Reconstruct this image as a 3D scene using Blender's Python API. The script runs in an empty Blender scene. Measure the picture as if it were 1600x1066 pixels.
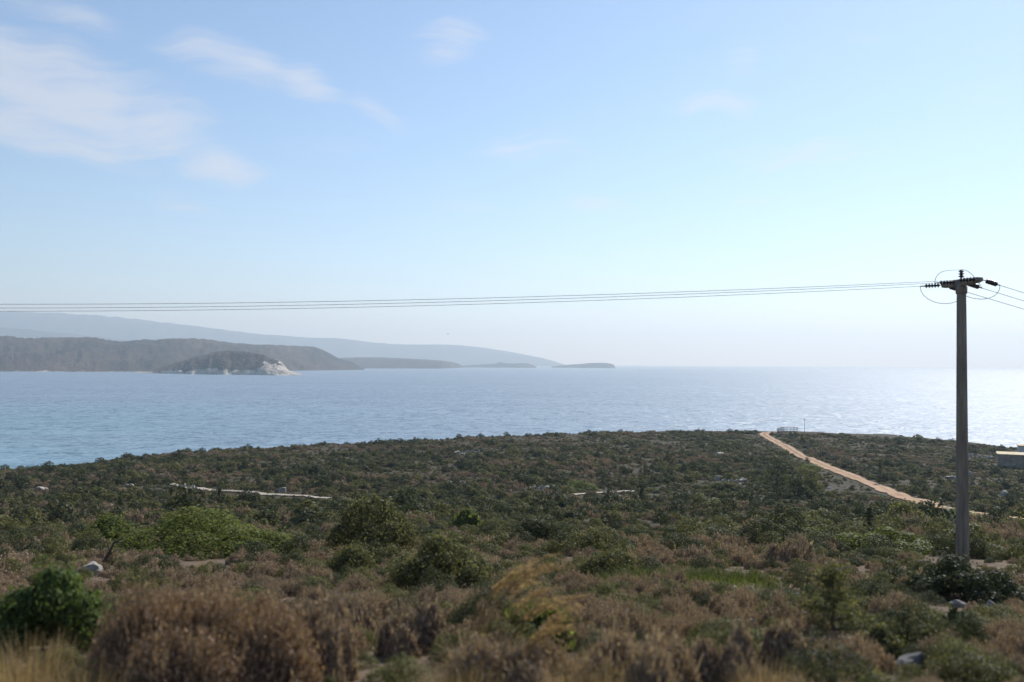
import bpy, bmesh, math, random
import numpy as np
from mathutils import Vector, Matrix

R = math.radians
scn = bpy.context.scene
col = scn.collection

# ------------------------------------------------------------------ camera
CAM_Z = 36.0                      # metres above the sea
F_PX = 1386.0                     # focal length in photo pixels (1600 wide)
PITCH, ROLL = R(1.455), R(0.315)
cd = bpy.data.cameras.new('camera')
cam = bpy.data.objects.new('camera', cd)
col.objects.link(cam)
cd.sensor_width = 36.0
cd.lens = 36.0 * F_PX / 1600.0
cd.clip_start, cd.clip_end = 0.1, 90000.0
cam.matrix_world = Matrix.Translation((0, 0, CAM_Z)) @ (Matrix.Rotation(R(90) + PITCH, 4, 'X') @ Matrix.Rotation(ROLL, 4, 'Z'))
cd.dof.use_dof = True
cd.dof.focus_distance = 60.0
cd.dof.aperture_fstop = cd.lens / 1000.0 / 0.038      # small opening, near brush a little soft
scn.camera = cam

# ------------------------------------------------------------------ sky, sun, exposure
SUN_AZ, SUN_EL = R(35), R(42)     # azimuth measured from the view direction (+Y) to the right (+X)
world = bpy.data.worlds.new('World')
scn.world = world
world.use_nodes = True
SKY_STRENGTH = 0.112
sl = bpy.data.lights.new('sun', 'SUN')
sl.energy, sl.angle, sl.color = 5.0, R(0.55), (1.0, 0.992, 0.982)
sun = bpy.data.objects.new('sun', sl)
col.objects.link(sun)
sdir = Vector((math.sin(SUN_AZ) * math.cos(SUN_EL), math.cos(SUN_AZ) * math.cos(SUN_EL), math.sin(SUN_EL)))
sun.rotation_euler = (-sdir).to_track_quat('-Z', 'Y').to_euler()
sun.location = (60, 60, 120)
scn.view_settings.view_transform = 'Standard'
scn.view_settings.look = 'None'
scn.view_settings.exposure = 0.3
scn.view_settings.gamma = 1.0
scn.view_settings.use_curve_mapping = False

cy = scn.cycles
cy.max_bounces, cy.diffuse_bounces, cy.glossy_bounces = 5, 2, 2
cy.transmission_bounces, cy.volume_bounces, cy.transparent_max_bounces = 3, 0, 6
cy.use_denoising = True
cy.denoiser = 'OPENIMAGEDENOISE'
cy.denoising_input_passes = 'RGB_ALBEDO_NORMAL'
cy.denoising_prefilter = 'ACCURATE'
cy.pixel_filter_type = 'BLACKMAN_HARRIS'
cy.filter_width = 1.5
try: cy.sampling_pattern = 'BLUE_NOISE'
except Exception: pass
cy.use_adaptive_sampling = False
cy.sample_clamp_indirect = 4.0
cy.sample_clamp_direct = 12.0
cy.caustics_reflective = cy.caustics_refractive = False


class NT:
    """tiny node-tree helper"""
    def __init__(s, tree):
        s.t = tree; s.n = tree.nodes; s.l = tree.links
    def new(s, kind, **kw):
        n = s.n.new(kind)
        for k, v in kw.items():
            setattr(n, k, v)
        return n
    def put(s, sock, v):
        if isinstance(v, bpy.types.NodeSocket):
            s.l.new(v, sock)
        elif v is not None:
            sock.default_value = v
    def math(s, op, a, b=None, c=None, clamp=False):
        n = s.new('ShaderNodeMath', operation=op, use_clamp=clamp)
        s.put(n.inputs[0], a)
        if b is not None: s.put(n.inputs[1], b)
        if c is not None: s.put(n.inputs[2], c)
        return n.outputs[0]
    def vmath(s, op, a, b=None):
        n = s.new('ShaderNodeVectorMath', operation=op)
        s.put(n.inputs[0], a)
        if b is not None: s.put(n.inputs[1], b)
        return n.outputs['Value'] if op in ('DOT_PRODUCT', 'LENGTH', 'DISTANCE') else n.outputs[0]
    def scale(s, a, f):
        n = s.new('ShaderNodeVectorMath', operation='SCALE')
        s.put(n.inputs[0], a); s.put(n.inputs['Scale'], f)
        return n.outputs[0]
    def mix(s, f, a, b):
        n = s.new('ShaderNodeMix', data_type='RGBA')
        s.put(n.inputs[0], f); s.put(n.inputs[6], rgba(a)); s.put(n.inputs[7], rgba(b))
        return n.outputs[2]
    def noise(s, vec, scale, detail=4, rough=0.55, out='Fac', dist=0.0):
        n = s.new('ShaderNodeTexNoise')
        s.put(n.inputs['Vector'], vec)
        n.inputs['Scale'].default_value = scale; n.inputs['Detail'].default_value = detail
        n.inputs['Roughness'].default_value = rough; n.inputs['Distortion'].default_value = dist
        return n.outputs[out]
    def ramp(s, f, stops):
        n = s.new('ShaderNodeValToRGB')
        s.put(n.inputs[0], f)
        e = n.color_ramp.elements
        while len(e) < len(stops): e.new(0.5)
        for el, (p, c) in zip(e, stops):
            el.position = p; el.color = rgba(c) if not isinstance(c, (int, float)) else (c, c, c, 1)
        return n.outputs[0]
    def maprange(s, v, a, b, c=0.0, d=1.0, smooth=False):
        n = s.new('ShaderNodeMapRange', interpolation_type='SMOOTHSTEP' if smooth else 'LINEAR')
        s.put(n.inputs[0], v)
        for i, q in zip((1, 2, 3, 4), (a, b, c, d)): n.inputs[i].default_value = q
        return n.outputs[0]
    def mapping(s, vec, scale=(1, 1, 1), rot=(0, 0, 0)):
        n = s.new('ShaderNodeMapping')
        s.put(n.inputs[0], vec); n.inputs['Scale'].default_value = scale; n.inputs['Rotation'].default_value = rot
        return n.outputs[0]


def rgba(c):
    return c if isinstance(c, bpy.types.NodeSocket) or c is None else (tuple(c) + (1.0,))[:4]


# sky: Nishita with thin cirrus; the cirrus is described by direction on the sky, over all of it
w = NT(world.node_tree)
w.n.clear()
wo = w.new('ShaderNodeOutputWorld')
bg = w.new('ShaderNodeBackground')
bg.inputs['Strength'].default_value = SKY_STRENGTH
sky = w.new('ShaderNodeTexSky', sky_type='NISHITA')
sky.sun_disc = False
sky.sun_elevation, sky.sun_rotation = SUN_EL, SUN_AZ
sky.altitude, sky.air_density, sky.dust_density, sky.ozone_density = 30.0, 1.0, 0.25, 3.0
tc = w.new('ShaderNodeTexCoord')
dirv = tc.outputs['Generated']
sx = w.new('ShaderNodeSeparateXYZ'); w.put(sx.inputs[0], dirv)
dx, dy, dz = sx.outputs
az = w.math('ARCTAN2', dx, dy)                       # radians, right positive
el = w.math('ARCSINE', dz)
cmb = w.new('ShaderNodeCombineXYZ'); w.put(cmb.inputs[0], az); w.put(cmb.inputs[1], el)
ang = cmb.outputs[0]
warp = w.noise(ang, 3.0, 3, out='Color')
angw = w.vmath('ADD', ang, w.scale(w.vmath('SUBTRACT', warp, (0.5, 0.5, 0.5)), 0.14))
st = w.mapping(angw, scale=(5.0, 17.0, 1.0), rot=(0, 0, R(9)))
wisps = w.noise(st, 1.0, 8, 0.62)
fine = w.noise(w.mapping(angw, scale=(11.0, 48.0, 1.0), rot=(0, 0, R(-7))), 1.0, 6, 0.65)


def blob(a, e, ra, re, rot=0.0):
    """soft cloud bank centred on azimuth a, elevation e (degrees)"""
    v = w.vmath('SUBTRACT', angw, (R(a), R(e), 0))
    v = w.mapping(v, rot=(0, 0, R(-rot)))
    v = w.vmath('MULTIPLY', v, (1 / R(ra), 1 / R(re), 0))
    return w.maprange(w.vmath('LENGTH', v), 0.0, 1.0, 1.0, 0.0, smooth=True)


banks = None
for (a, e, ra, re, rot, k) in [(-30.5, 16.4, 12.5, 3.7, -8, 1.0), (-25.5, 15.2, 8.0, 3.9, -14, 1.0), (-27.5, 13.4, 9.0, 2.0, -7, 0.85), (-21.5, 14.2, 5.5, 2.6, -6, 0.85), (-17.0, 17.3, 7.5, 1.8, -10, 0.7), (-13.0, 16.4, 3.4, 1.6, -18, 0.85),
                               (-9.0, 15.0, 3.8, 1.0, -18, 0.5), (-17.6, 12.1, 4.6, 1.3, -10, 0.75), (-20.3, 10.3, 4.2, 1.0, -10, 0.4), (-36, 18, 12, 4.5, -8, 0.8), (-29, 20.0, 9, 1.6, -14, 0.35),
                               (-4.5, 19.2, 4.0, 1.9, 8, 0.5), (13.4, 15.6, 4.8, 1.2, -6, 0.55), (18.6, 13.1, 9.0, 1.1, -4, 0.48), (5.0, 10.5, 3.8, 0.9, 0, 0.62),
                               (15.2, 11.1, 3.0, 0.8, 0, 0.45), (1.2, 13.9, 6.5, 1.3, -4, 0.4), (-3.5, 10.7, 4.0, 0.8, 0, 0.4), (14.5, 17.9, 2.4, 2.2, 0, 0.32), (27.5, 14.8, 5.0, 1.8, 0, 0.2)]:
    b = w.math('MULTIPLY', blob(a, e, ra, re, rot), k)
    banks = b if banks is None else w.math('MAXIMUM', banks, b)
fibre = w.noise(w.mapping(angw, scale=(7.0, 90.0, 1.0), rot=(0, 0, R(14))), 1.0, 5, 0.6)
tex = w.math('ADD', w.math('MULTIPLY', wisps, 0.36), w.math('ADD', w.math('MULTIPLY', fine, 0.28), w.math('MULTIPLY', fibre, 0.36)))
body = w.math('ADD', banks, w.math('MULTIPLY', w.math('SUBTRACT', tex, 0.5), 3.4))
body = w.math('MULTIPLY', w.maprange(body, -0.05, 1.05, 0.0, 1.0, smooth=True), w.maprange(banks, 0.0, 0.25, 0.0, 1.0, smooth=True))
everywhere = w.math('MULTIPLY', w.maprange(wisps, 0.56, 0.80, 0.0, 1.0, smooth=True), 0.16)
cover = w.math('MAXIMUM', w.math('MULTIPLY', body, 0.56), everywhere, clamp=True)
cover = w.math('MULTIPLY', cover, w.maprange(el, R(2), R(9)))
skyc = w.mix(cover, sky.outputs[0], (5.9, 5.75, 5.9))
w.put(bg.inputs['Color'], skyc)
w.put(wo.inputs['Surface'], bg.outputs[0])

# ------------------------------------------------------------------ photo pixel <-> place helpers
CM = np.array(cam.matrix_world.to_3x3())
CP = np.array([0.0, 0.0, CAM_Z])


def ray(px, py):
    d = CM @ np.array([(px - 800.0) / F_PX, -(py - 533.0) / F_PX, -1.0])
    return d / d[1]                                   # y component = 1: multiply by metres of depth


def at(px, py, depth):
    return CP + ray(px, py) * depth


def to_px(p):
    q = (np.atleast_2d(p) - CP) @ CM
    zz = np.maximum(-q[:, 2], 1e-6)
    return 800 + F_PX * q[:, 0] / zz, 533 - F_PX * q[:, 1] / zz, -q[:, 2]


def hash2(ix, iy, seed=0):
    h = (ix.astype(np.int64) * 374761393 + iy.astype(np.int64) * 668265263 + seed * 1442695041) & 0xFFFFFFFF
    h = ((h ^ (h >> 13)) * 1274126177) & 0xFFFFFFFF
    h = ((h ^ (h >> 16)) * 2246822519) & 0xFFFFFFFF
    return ((h ^ (h >> 15)) & 0xFFFFFF) / float(0xFFFFFF)


def vnoise(x, y, seed=0):
    x = np.asarray(x, float); y = np.asarray(y, float)
    ix, iy = np.floor(x), np.floor(y)
    fx, fy = x - ix, y - iy
    fx = fx * fx * (3 - 2 * fx); fy = fy * fy * (3 - 2 * fy)
    a, b = hash2(ix, iy, seed), hash2(ix + 1, iy, seed)
    c, d = hash2(ix, iy + 1, seed), hash2(ix + 1, iy + 1, seed)
    return (a * (1 - fx) + b * fx) * (1 - fy) + (c * (1 - fx) + d * fx) * fy


def fbm(x, y, oct=4, seed=0, gain=0.5):
    x = np.asarray(x, float); y = np.asarray(y, float)
    s, a, t = 0.0, 1.0, 0.0
    for i in range(oct):
        s = s + a * vnoise(x * 2 ** i, y * 2 ** i, seed + i * 17); t += a; a *= gain
    return s / t


# ------------------------------------------------------------------ the lie of the land (metres)
PD = np.array([0, 4, 8.5, 15, 24, 32, 45, 60, 80, 100, 120, 140.])
PZ = np.array([-2.4, -2.5, -3.05, -4.1, -5.55, -6.9, -9.05, -11.3, -14.2, -16.9, -19.4, -21.6])
# per direction (X/Y): distance and level of the plateau's seaward edge, and how early the ground levels out
CT = np.array([-1.3, -0.58, -0.36, -0.145, 0.07, 0.29, 0.40, 0.505, 0.577, 0.75, 1.4])
CDe = np.array([200, 232, 266, 292, 322, 345, 345, 325, 305, 290, 260.])
CZe = np.array([-31.5, -29.3, -27.6, -26.9, -26.1, -25.9, -26.2, -27.4, -28.3, -29.6, -31.5])
CW = np.array([0, 0.1, 0.45, 0.7, 0.9, 1, 1, .95, .9, .8, .6])
FT = np.array([0, .2, .4, .6, .8, 1.0])
FV = np.array([0, .53, .74, .89, .97, 1.0])


def lerp_smooth(x, xs, ys):
    """pchip-like cubic interpolation"""
    xs = np.asarray(xs, float); ys = np.asarray(ys, float)
    h = np.diff(xs); dl = np.diff(ys) / h
    m = np.zeros(len(xs)); m[0], m[-1] = dl[0], dl[-1]
    for i in range(1, len(xs) - 1):
        m[i] = 0 if dl[i - 1] * dl[i] <= 0 else 2 * dl[i - 1] * dl[i] / (dl[i - 1] + dl[i])
    x = np.clip(x, xs[0], xs[-1])
    k = np.clip(np.searchsorted(xs, x, side='right') - 1, 0, len(xs) - 2)
    t = (x - xs[k]) / h[k]
    return ((2 * t ** 3 - 3 * t ** 2 + 1) * ys[k] + (t ** 3 - 2 * t ** 2 + t) * h[k] * m[k]
            + (-2 * t ** 3 + 3 * t ** 2) * ys[k + 1] + (t ** 3 - t ** 2) * h[k] * m[k + 1])


def hgt(X, Y):
    X = np.asarray(X, float); Y = np.asarray(Y, float)
    d = np.hypot(X, np.maximum(Y, 0)) * 0.25 + np.maximum(Y, 0) * 0.75
    t = np.where(Y > 1, X / np.maximum(Y, 1), np.sign(X) * 1.4)
    t = np.clip(t, -1.3, 1.4)
    De, Ze, W = lerp_smooth(t, CT, CDe), lerp_smooth(t, CT, CZe), np.interp(t, CT, CW)
    near = lerp_smooth(np.minimum(d, 140), PD, PZ)
    u = np.clip((d - 140) / (De - 140), 0, 1)
    f = W * lerp_smooth(u, FT, FV) + (1 - W) * u
    far = PZ[-1] + (Ze - PZ[-1]) * f
    z = np.where(d < 140, near, far)
    over = np.maximum(d - De, 0)
    z = z - 0.0035 * over ** 2 * np.where(over < 45, 1, 0) - np.where(over >= 45, 0.0035 * 45 ** 2 + (over - 45) * 0.3, 0)
    z = np.maximum(z, -60)
    amp = np.clip((d - 10) / 60, 0, 1)
    z = z + amp * (1.3 * (fbm(X / 26, Y / 26, 3, 5) - 0.5) + 0.5 * (fbm(X / 7, Y / 7, 3, 9) - 0.5)) + 0.14 * (fbm(X / 1.7, Y / 1.7, 3, 2) - 0.5)
    return CAM_Z + z


def hit(px, py):
    """where the line of sight through a photo pixel meets the ground"""
    r = ray(px, py)
    ds = np.exp(np.linspace(math.log(2.0), math.log(400.0), 900))
    P = CP[None] + ds[:, None] * r[None]
    below = P[:, 2] < hgt(P[:, 0], P[:, 1])
    k = int(np.argmax(below)) if below.any() else len(ds) - 1
    a, b = ds[max(k - 1, 0)], ds[k]
    for _ in range(24):
        m = (a + b) / 2; q = CP + m * r
        if q[2] < hgt(q[0], q[1]): b = m
        else: a = m
    q = CP + b * r
    return np.array([q[0], q[1], float(hgt(q[0], q[1]))]), b


# ------------------------------------------------------------------ object helpers
def link(o, parent=None):
    col.objects.link(o)
    if parent is not None: o.parent = parent
    return o


def tag(o, label=None, cat=None, group=None, kind=None):
    for k, v in (('label', label), ('category', cat), ('group', group), ('kind', kind)):
        if v: o[k] = v
    return o


def mesh_data(name, V, F, mat, smooth=False):
    V = np.asarray(V, dtype=np.float32)
    me = bpy.data.meshes.new(name)
    if isinstance(F, np.ndarray):
        n, k = F.shape
        me.vertices.add(len(V)); me.vertices.foreach_set('co', V.ravel())
        me.loops.add(n * k); me.loops.foreach_set('vertex_index', F.astype(np.int32).ravel())
        me.polygons.add(n)
        me.polygons.foreach_set('loop_start', np.arange(0, n * k, k, dtype=np.int32))
        me.polygons.foreach_set('loop_total', np.full(n, k, dtype=np.int32))
        me.update(calc_edges=True)
    else:
        me.from_pydata([tuple(map(float, v)) for v in V], [], F)
        me.update()
    me.materials.append(mat)
    if smooth:
        me.polygons.foreach_set('use_smooth', np.ones(len(me.polygons), dtype=bool))
    return me


def mesh_obj(name, V, F, mat, parent=None, smooth=False, loc=None):
    o = bpy.data.objects.new(name, mesh_data(name, V, F, mat, smooth))
    if loc is not None: o.location = loc
    return link(o, parent)


def empty(name, loc, rz=0.0):
    o = bpy.data.objects.new(name, None)
    o.location = loc; o.rotation_euler = (0, 0, rz); o.empty_display_size = 0.2
    return link(o)


def tube(points, radii, seg=8, caps=True):
    """vertices and faces of a tube along points"""
    P = [Vector(p) for p in points]
    if isinstance(radii, (int, float)): radii = [radii] * len(P)
    V, F = [], []
    prev = None
    for i, p in enumerate(P):
        t = (P[min(i + 1, len(P) - 1)] - P[max(i - 1, 0)]).normalized()
        if prev is None:
            a = Vector((0, 0, 1)) if abs(t.z) < 0.9 else Vector((1, 0, 0))
            nx = t.cross(a).normalized()
        else:
            nx = (prev - t * prev.dot(t)).normalized()
        prev = nx
        ny = t.cross(nx)
        for k in range(seg):
            a = 2 * math.pi * k / seg
            V.append(p + (nx * math.cos(a) + ny * math.sin(a)) * radii[i])
    for i in range(len(P) - 1):
        for k in range(seg):
            F.append((i * seg + k, i * seg + (k + 1) % seg, (i + 1) * seg + (k + 1) % seg, (i + 1) * seg + k))
    if caps:
        F.append(tuple(range(seg - 1, -1, -1)))
        F.append(tuple((len(P) - 1) * seg + k for k in range(seg)))
    return V, F


def box(x0, x1, y0, y1, z0, z1):
    V = [(x0, y0, z0), (x1, y0, z0), (x1, y1, z0), (x0, y1, z0), (x0, y0, z1), (x1, y0, z1), (x1, y1, z1), (x0, y1, z1)]
    F = [(3, 2, 1, 0), (4, 5, 6, 7), (0, 1, 5, 4), (1, 2, 6, 5), (2, 3, 7, 6), (3, 0, 4, 7)]
    return V, F


def merge(parts):
    V, F = [], []
    for v, f in parts:
        k = len(V); V += list(v); F += [tuple(i + k for i in q) for q in f]
    return V, F


# ------------------------------------------------------------------ materials
def material(name):
    m = bpy.data.materials.new(name); m.use_nodes = True
    t = NT(m.node_tree); t.n.clear()
    out = t.new('ShaderNodeOutputMaterial')
    return m, t, out


def principled(t, out, color, rough=0.8, spec=0.3, normal=None):
    p = t.new('ShaderNodeBsdfPrincipled')
    t.put(p.inputs['Base Color'], rgba(color)); t.put(p.inputs['Roughness'], rough)
    p.inputs['Specular IOR Level'].default_value = spec
    if normal is not None: t.put(p.inputs['Normal'], normal)
    t.put(out.inputs['Surface'], p.outputs[0])
    return p


def bump(t, h, strength=0.5, dist=0.05):
    b = t.new('ShaderNodeBump'); b.inputs['Strength'].default_value = strength; b.inputs['Distance'].default_value = dist
    t.put(b.inputs['Height'], h)
    return b.outputs[0]


def mat_leaf(name, c1, c2, c3, trans=0.35, spread=0.5, tcol=1.6, rough=0.7):
    """leaf / twig colour: c1..c2 by plant, drifting to c3 by leaf"""
    m, t, out = material(name)
    oi = t.new('ShaderNodeObjectInfo'); ge = t.new('ShaderNodeNewGeometry')
    patch = t.math('ADD', t.math('MULTIPLY', t.noise(ge.outputs['Position'], 0.09, 2), 0.55), t.math('MULTIPLY', t.noise(ge.outputs['Position'], 0.75, 2), 0.45))
    f = t.math('ADD', t.math('MULTIPLY', oi.outputs['Random'], 0.7), t.math('MULTIPLY', t.math('SUBTRACT', patch, 0.35), 1.0), clamp=True)
    c = t.mix(f, c1, c2)
    c = t.mix(t.math('POWER', ge.outputs['Random Per Island'], 2.2), c, c3)
    v = t.maprange(t.math('FRACT', t.math('MULTIPLY', ge.outputs['Random Per Island'], 37.7)), 0, 1, 1 - spread, 1 + spread)
    hs = t.new('ShaderNodeHueSaturation'); t.put(hs.inputs['Value'], v); t.put(hs.inputs['Color'], c)
    p = t.new('ShaderNodeBsdfPrincipled')
    t.put(p.inputs['Base Color'], hs.outputs[0]); p.inputs['Roughness'].default_value = rough
    p.inputs['Specular IOR Level'].default_value = 0.08
    tr = t.new('ShaderNodeBsdfTranslucent')
    g = t.new('ShaderNodeGamma'); g.inputs[1].default_value = 1.0; t.put(g.inputs[0], hs.outputs[0])
    mul = t.new('ShaderNodeMix', data_type='RGBA', blend_type='MULTIPLY'); mul.inputs[0].default_value = 1.0
    t.put(mul.inputs[6], g.outputs[0]); mul.inputs[7].default_value = (tcol, tcol * 1.02, tcol * 0.62, 1)
    t.put(tr.inputs[0], mul.outputs[2])
    ms = t.new('ShaderNodeMixShader'); ms.inputs[0].default_value = trans
    t.l.new(p.outputs[0], ms.inputs[1]); t.l.new(tr.outputs[0], ms.inputs[2])
    t.put(out.inputs['Surface'], ms.outputs[0])
    return m


M = {}
M['brown'] = mat_leaf('dry_brown_twigs', (0.320, 0.222, 0.160), (0.190, 0.150, 0.122), (0.41, 0.295, 0.21), 0.22, 0.45, 1.15, 0.85)
M['rust'] = mat_leaf('rusty_twigs', (0.250, 0.162, 0.110), (0.230, 0.150, 0.106), (0.37, 0.25, 0.165), 0.24, 0.45, 1.2, 0.85)
M['tan'] = mat_leaf('tan_twigs', (0.310, 0.220, 0.155), (0.280, 0.200, 0.145), (0.42, 0.30, 0.21), 0.25, 0.40, 1.15, 0.85)
M['leafy'] = mat_leaf('olive_green_leaf', (0.060, 0.063, 0.029), (0.128, 0.120, 0.057), (0.155, 0.148, 0.058), 0.34, 0.45, 1.5, 0.55)
M['dark'] = mat_leaf('dark_evergreen_leaf', (0.040, 0.049, 0.027), (0.066, 0.066, 0.040), (0.085, 0.090, 0.042), 0.28, 0.45, 1.4, 0.55)
M['mound'] = mat_leaf('fresh_green_leaf', (0.108, 0.122, 0.034), (0.078, 0.094, 0.030), (0.165, 0.178, 0.050), 0.36, 0.40, 1.7, 0.55)
M['bush'] = mat_leaf('roadside_bush_leaf', (0.068, 0.095, 0.030), (0.060, 0.086, 0.030), (0.115, 0.145, 0.042), 0.34, 0.45, 1.5, 0.55)
M['straw'] = mat_leaf('dry_straw', (0.31, 0.21, 0.112), (0.25, 0.175, 0.10), (0.40, 0.28, 0.155), 0.35, 0.35, 1.2, 0.8)
M['plume'] = mat_leaf('golden_plume', (0.36, 0.235, 0.13), (0.33, 0.215, 0.12), (0.44, 0.30, 0.17), 0.45, 0.30, 1.2, 0.8)
M['greengrass'] = mat_leaf('green_grass_blades', (0.075, 0.098, 0.026), (0.085, 0.10, 0.03), (0.12, 0.13, 0.04), 0.35, 0.4, 1.5, 0.7)

m, t, out = material('bark'); M['bark'] = m
pos = t.new('ShaderNodeTexCoord').outputs['Object']
principled(t, out, t.ramp(t.noise(t.mapping(pos, (14, 14, 3)), 1.0, 5), [(0.3, (0.035, 0.027, 0.02)), (0.7, (0.12, 0.095, 0.07))]), 0.9)

m, t, out = material('limestone'); M['stone'] = m
pos = t.new('ShaderNodeNewGeometry').outputs['Position']
oi = t.new('ShaderNodeObjectInfo').outputs['Random']
n1 = t.noise(pos, 2.2, 6, 0.62); n2 = t.noise(pos, 14, 5, 0.6)
cc = t.ramp(n1, [(0.30, (0.12, 0.11, 0.095)), (0.5, (0.25, 0.225, 0.195)), (0.72, (0.42, 0.385, 0.335))])
cc = t.mix(t.maprange(n2, 0.55, 0.75, 0, 0.55), cc, (0.12, 0.105, 0.085))
cc = t.mix(t.math('MULTIPLY', oi, 0.35), cc, (0.50, 0.46, 0.40))
principled(t, out, cc, 0.9, 0.2, bump(t, t.math('ADD', n1, t.math('MULTIPLY', n2, 0.4)), 0.7, 0.06))

m, t, out = material('dark_limestone'); M['greystone'] = m
pos = t.new('ShaderNodeNewGeometry').outputs['Position']
n1 = t.noise(pos, 3.0, 6, 0.62); n2 = t.noise(pos, 17, 5, 0.6)
cc = t.ramp(n1, [(0.30, (0.085, 0.08, 0.075)), (0.55, (0.17, 0.16, 0.145)), (0.75, (0.34, 0.32, 0.29))])
principled(t, out, cc, 0.9, 0.2, bump(t, t.math('ADD', n1, t.math('MULTIPLY', n2, 0.4)), 0.7, 0.05))

m, t, out = material('scrub_soil'); M['ground'] = m
pos = t.new('ShaderNodeNewGeometry').outputs['Position']
n1 = t.noise(pos, 0.12, 5, 0.6); n2 = t.noise(pos, 1.3, 6, 0.65); n3 = t.noise(pos, 9.0, 5, 0.65); n4 = t.noise(pos, 45.0, 4, 0.6)
soil = t.ramp(n2, [(0.28, (0.095, 0.066, 0.044)), (0.5, (0.18, 0.125, 0.085)), (0.72, (0.26, 0.185, 0.125))])
soil = t.mix(t.maprange(n3, 0.45, 0.70, 0, 0.75), soil, (0.10, 0.078, 0.055))
soil = t.mix(t.maprange(t.math('ADD', t.math('MULTIPLY', n1, 0.6), t.math('MULTIPLY', n2, 0.4)), 0.60, 0.70, 0, 0.8), soil, (0.36, 0.30, 0.235))
soil = t.mix(t.maprange(n4, 0.58, 0.66, 0, 0.5), soil, (0.30, 0.25, 0.19))
cover_ = t.ramp(t.noise(pos, 0.7, 6, 0.7), [(0.3, (0.030, 0.031, 0.018)), (0.5, (0.055, 0.048, 0.030)), (0.68, (0.090, 0.070, 0.046))])
yy = t.new('ShaderNodeSeparateXYZ'); t.put(yy.inputs[0], pos)
low = t.math('MULTIPLY', t.maprange(yy.outputs[1], 25, 70, 0.25, 1.0), t.maprange(t.math('ADD', t.math('MULTIPLY', n1, 0.5), t.math('MULTIPLY', n2, 0.5)), 0.58, 0.68, 0.97, 0.72))
soil = t.mix(low, soil, cover_)
principled(t, out, soil, 0.95, 0.1, bump(t, t.math('ADD', t.math('MULTIPLY', n2, 0.5), t.math('ADD', t.math('MULTIPLY', n3, 0.3), t.math('MULTIPLY', n4, 0.12))), 0.8, 0.25))

m, t, out = material('orange_dirt'); M['dirt'] = m
pos = t.new('ShaderNodeNewGeometry').outputs['Position']
uvn = t.new('ShaderNodeUVMap').outputs[0]
su = t.new('ShaderNodeSeparateXYZ'); t.put(su.inputs[0], uvn)
n1 = t.noise(pos, 0.35, 5, 0.6); n2 = t.noise(pos, 3.0, 6, 0.65)
cc = t.ramp(t.math('ADD', t.math('MULTIPLY', n1, 0.6), t.math('MULTIPLY', n2, 0.4)), [(0.3, (0.28, 0.168, 0.100)), (0.55, (0.41, 0.270, 0.168)), (0.75, (0.52, 0.385, 0.265))])
mid = t.math('ABSOLUTE', t.math('SUBTRACT', su.outputs[0], t.math('ADD', 0.5, t.math('MULTIPLY', t.math('SUBTRACT', n2, 0.5), 0.16))))
crest = t.math('MULTIPLY', t.maprange(mid, 0.05, 0.15, 1, 0, True), t.maprange(su.outputs[1], 0.40, 0.62, 0.45, 1.0))
cc = t.mix(t.math('MULTIPLY', crest, 0.85), cc, (0.17, 0.115, 0.065))
cc = t.mix(t.maprange(mid, 0.40, 0.50, 0, 0.8), cc, (0.22, 0.145, 0.09))
principled(t, out, cc, 0.95, 0.1, bump(t, n2, 0.5, 0.1))

m, t, out = material('pale_path'); M['path'] = m
pos = t.new('ShaderNodeNewGeometry').outputs['Position']
n1 = t.noise(pos, 0.5, 5, 0.6); n2 = t.noise(pos, 3.5, 6, 0.65)
cc = t.ramp(t.math('ADD', t.math('MULTIPLY', n1, 0.5), t.math('MULTIPLY', n2, 0.5)), [(0.3, (0.22, 0.175, 0.13)), (0.5, (0.38, 0.325, 0.26)), (0.72, (0.52, 0.47, 0.40))])
principled(t, out, cc, 0.95, 0.1, bump(t, n2, 0.6, 0.12))

m, t, out = material('pole_concrete'); M['pole'] = m
pos = t.new('ShaderNodeTexCoord').outputs['Object']
n1 = t.noise(t.mapping(pos, (5, 5, 0.6)), 1.0, 6, 0.6); n2 = t.noise(pos, 22, 4)
cc = t.ramp(n1, [(0.28, (0.10, 0.086, 0.068)), (0.5, (0.20, 0.174, 0.14)), (0.72, (0.30, 0.262, 0.215))])
principled(t, out, cc, 0.9, 0.2, bump(t, n2, 0.3, 0.01))


def flat_mat(key, name, color, rough=0.6, spec=0.4, metal=0.0, var=0.25, sc=6.0):
    m, t, out = material(name); M[key] = m
    pos = t.new('ShaderNodeTexCoord').outputs['Object']
    n = t.noise(pos, sc, 5, 0.6)
    lo = tuple(c * (1 - var) for c in color); hi = tuple(min(1, c * (1 + var)) for c in color)
    p = principled(t, out, t.ramp(n, [(0.3, lo), (0.7, hi)]), rough, spec)
    p.inputs['Metallic'].default_value = metal


flat_mat('ceramic', 'brown_glazed_insulator', (0.022, 0.015, 0.014), 0.25, 0.5)
flat_mat('wire', 'weathered_cable', (0.10, 0.10, 0.105), 0.55, 0.4)
flat_mat('steel', 'galvanised_steel', (0.33, 0.33, 0.33), 0.5, 0.5, 0.6)
flat_mat('darkwood', 'weathered_dark_post', (0.055, 0.045, 0.037), 0.9, 0.2)
flat_mat('whitemetal', 'white_painted_rail', (0.62, 0.63, 0.63), 0.5, 0.4)
flat_mat('plaster', 'stained_grey_plaster', (0.28, 0.235, 0.19), 0.9, 0.2, 0, 0.45, 0.9)
flat_mat('render_white', 'pale_plaster', (0.60, 0.58, 0.55), 0.9, 0.2, 0, 0.2, 0.9)
flat_mat('roofslab', 'dusty_roof_slab', (0.56, 0.46, 0.30), 0.9, 0.2, 0, 0.2, 0.7)
flat_mat('feather', 'dark_feathers', (0.03, 0.03, 0.035), 0.8)

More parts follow.
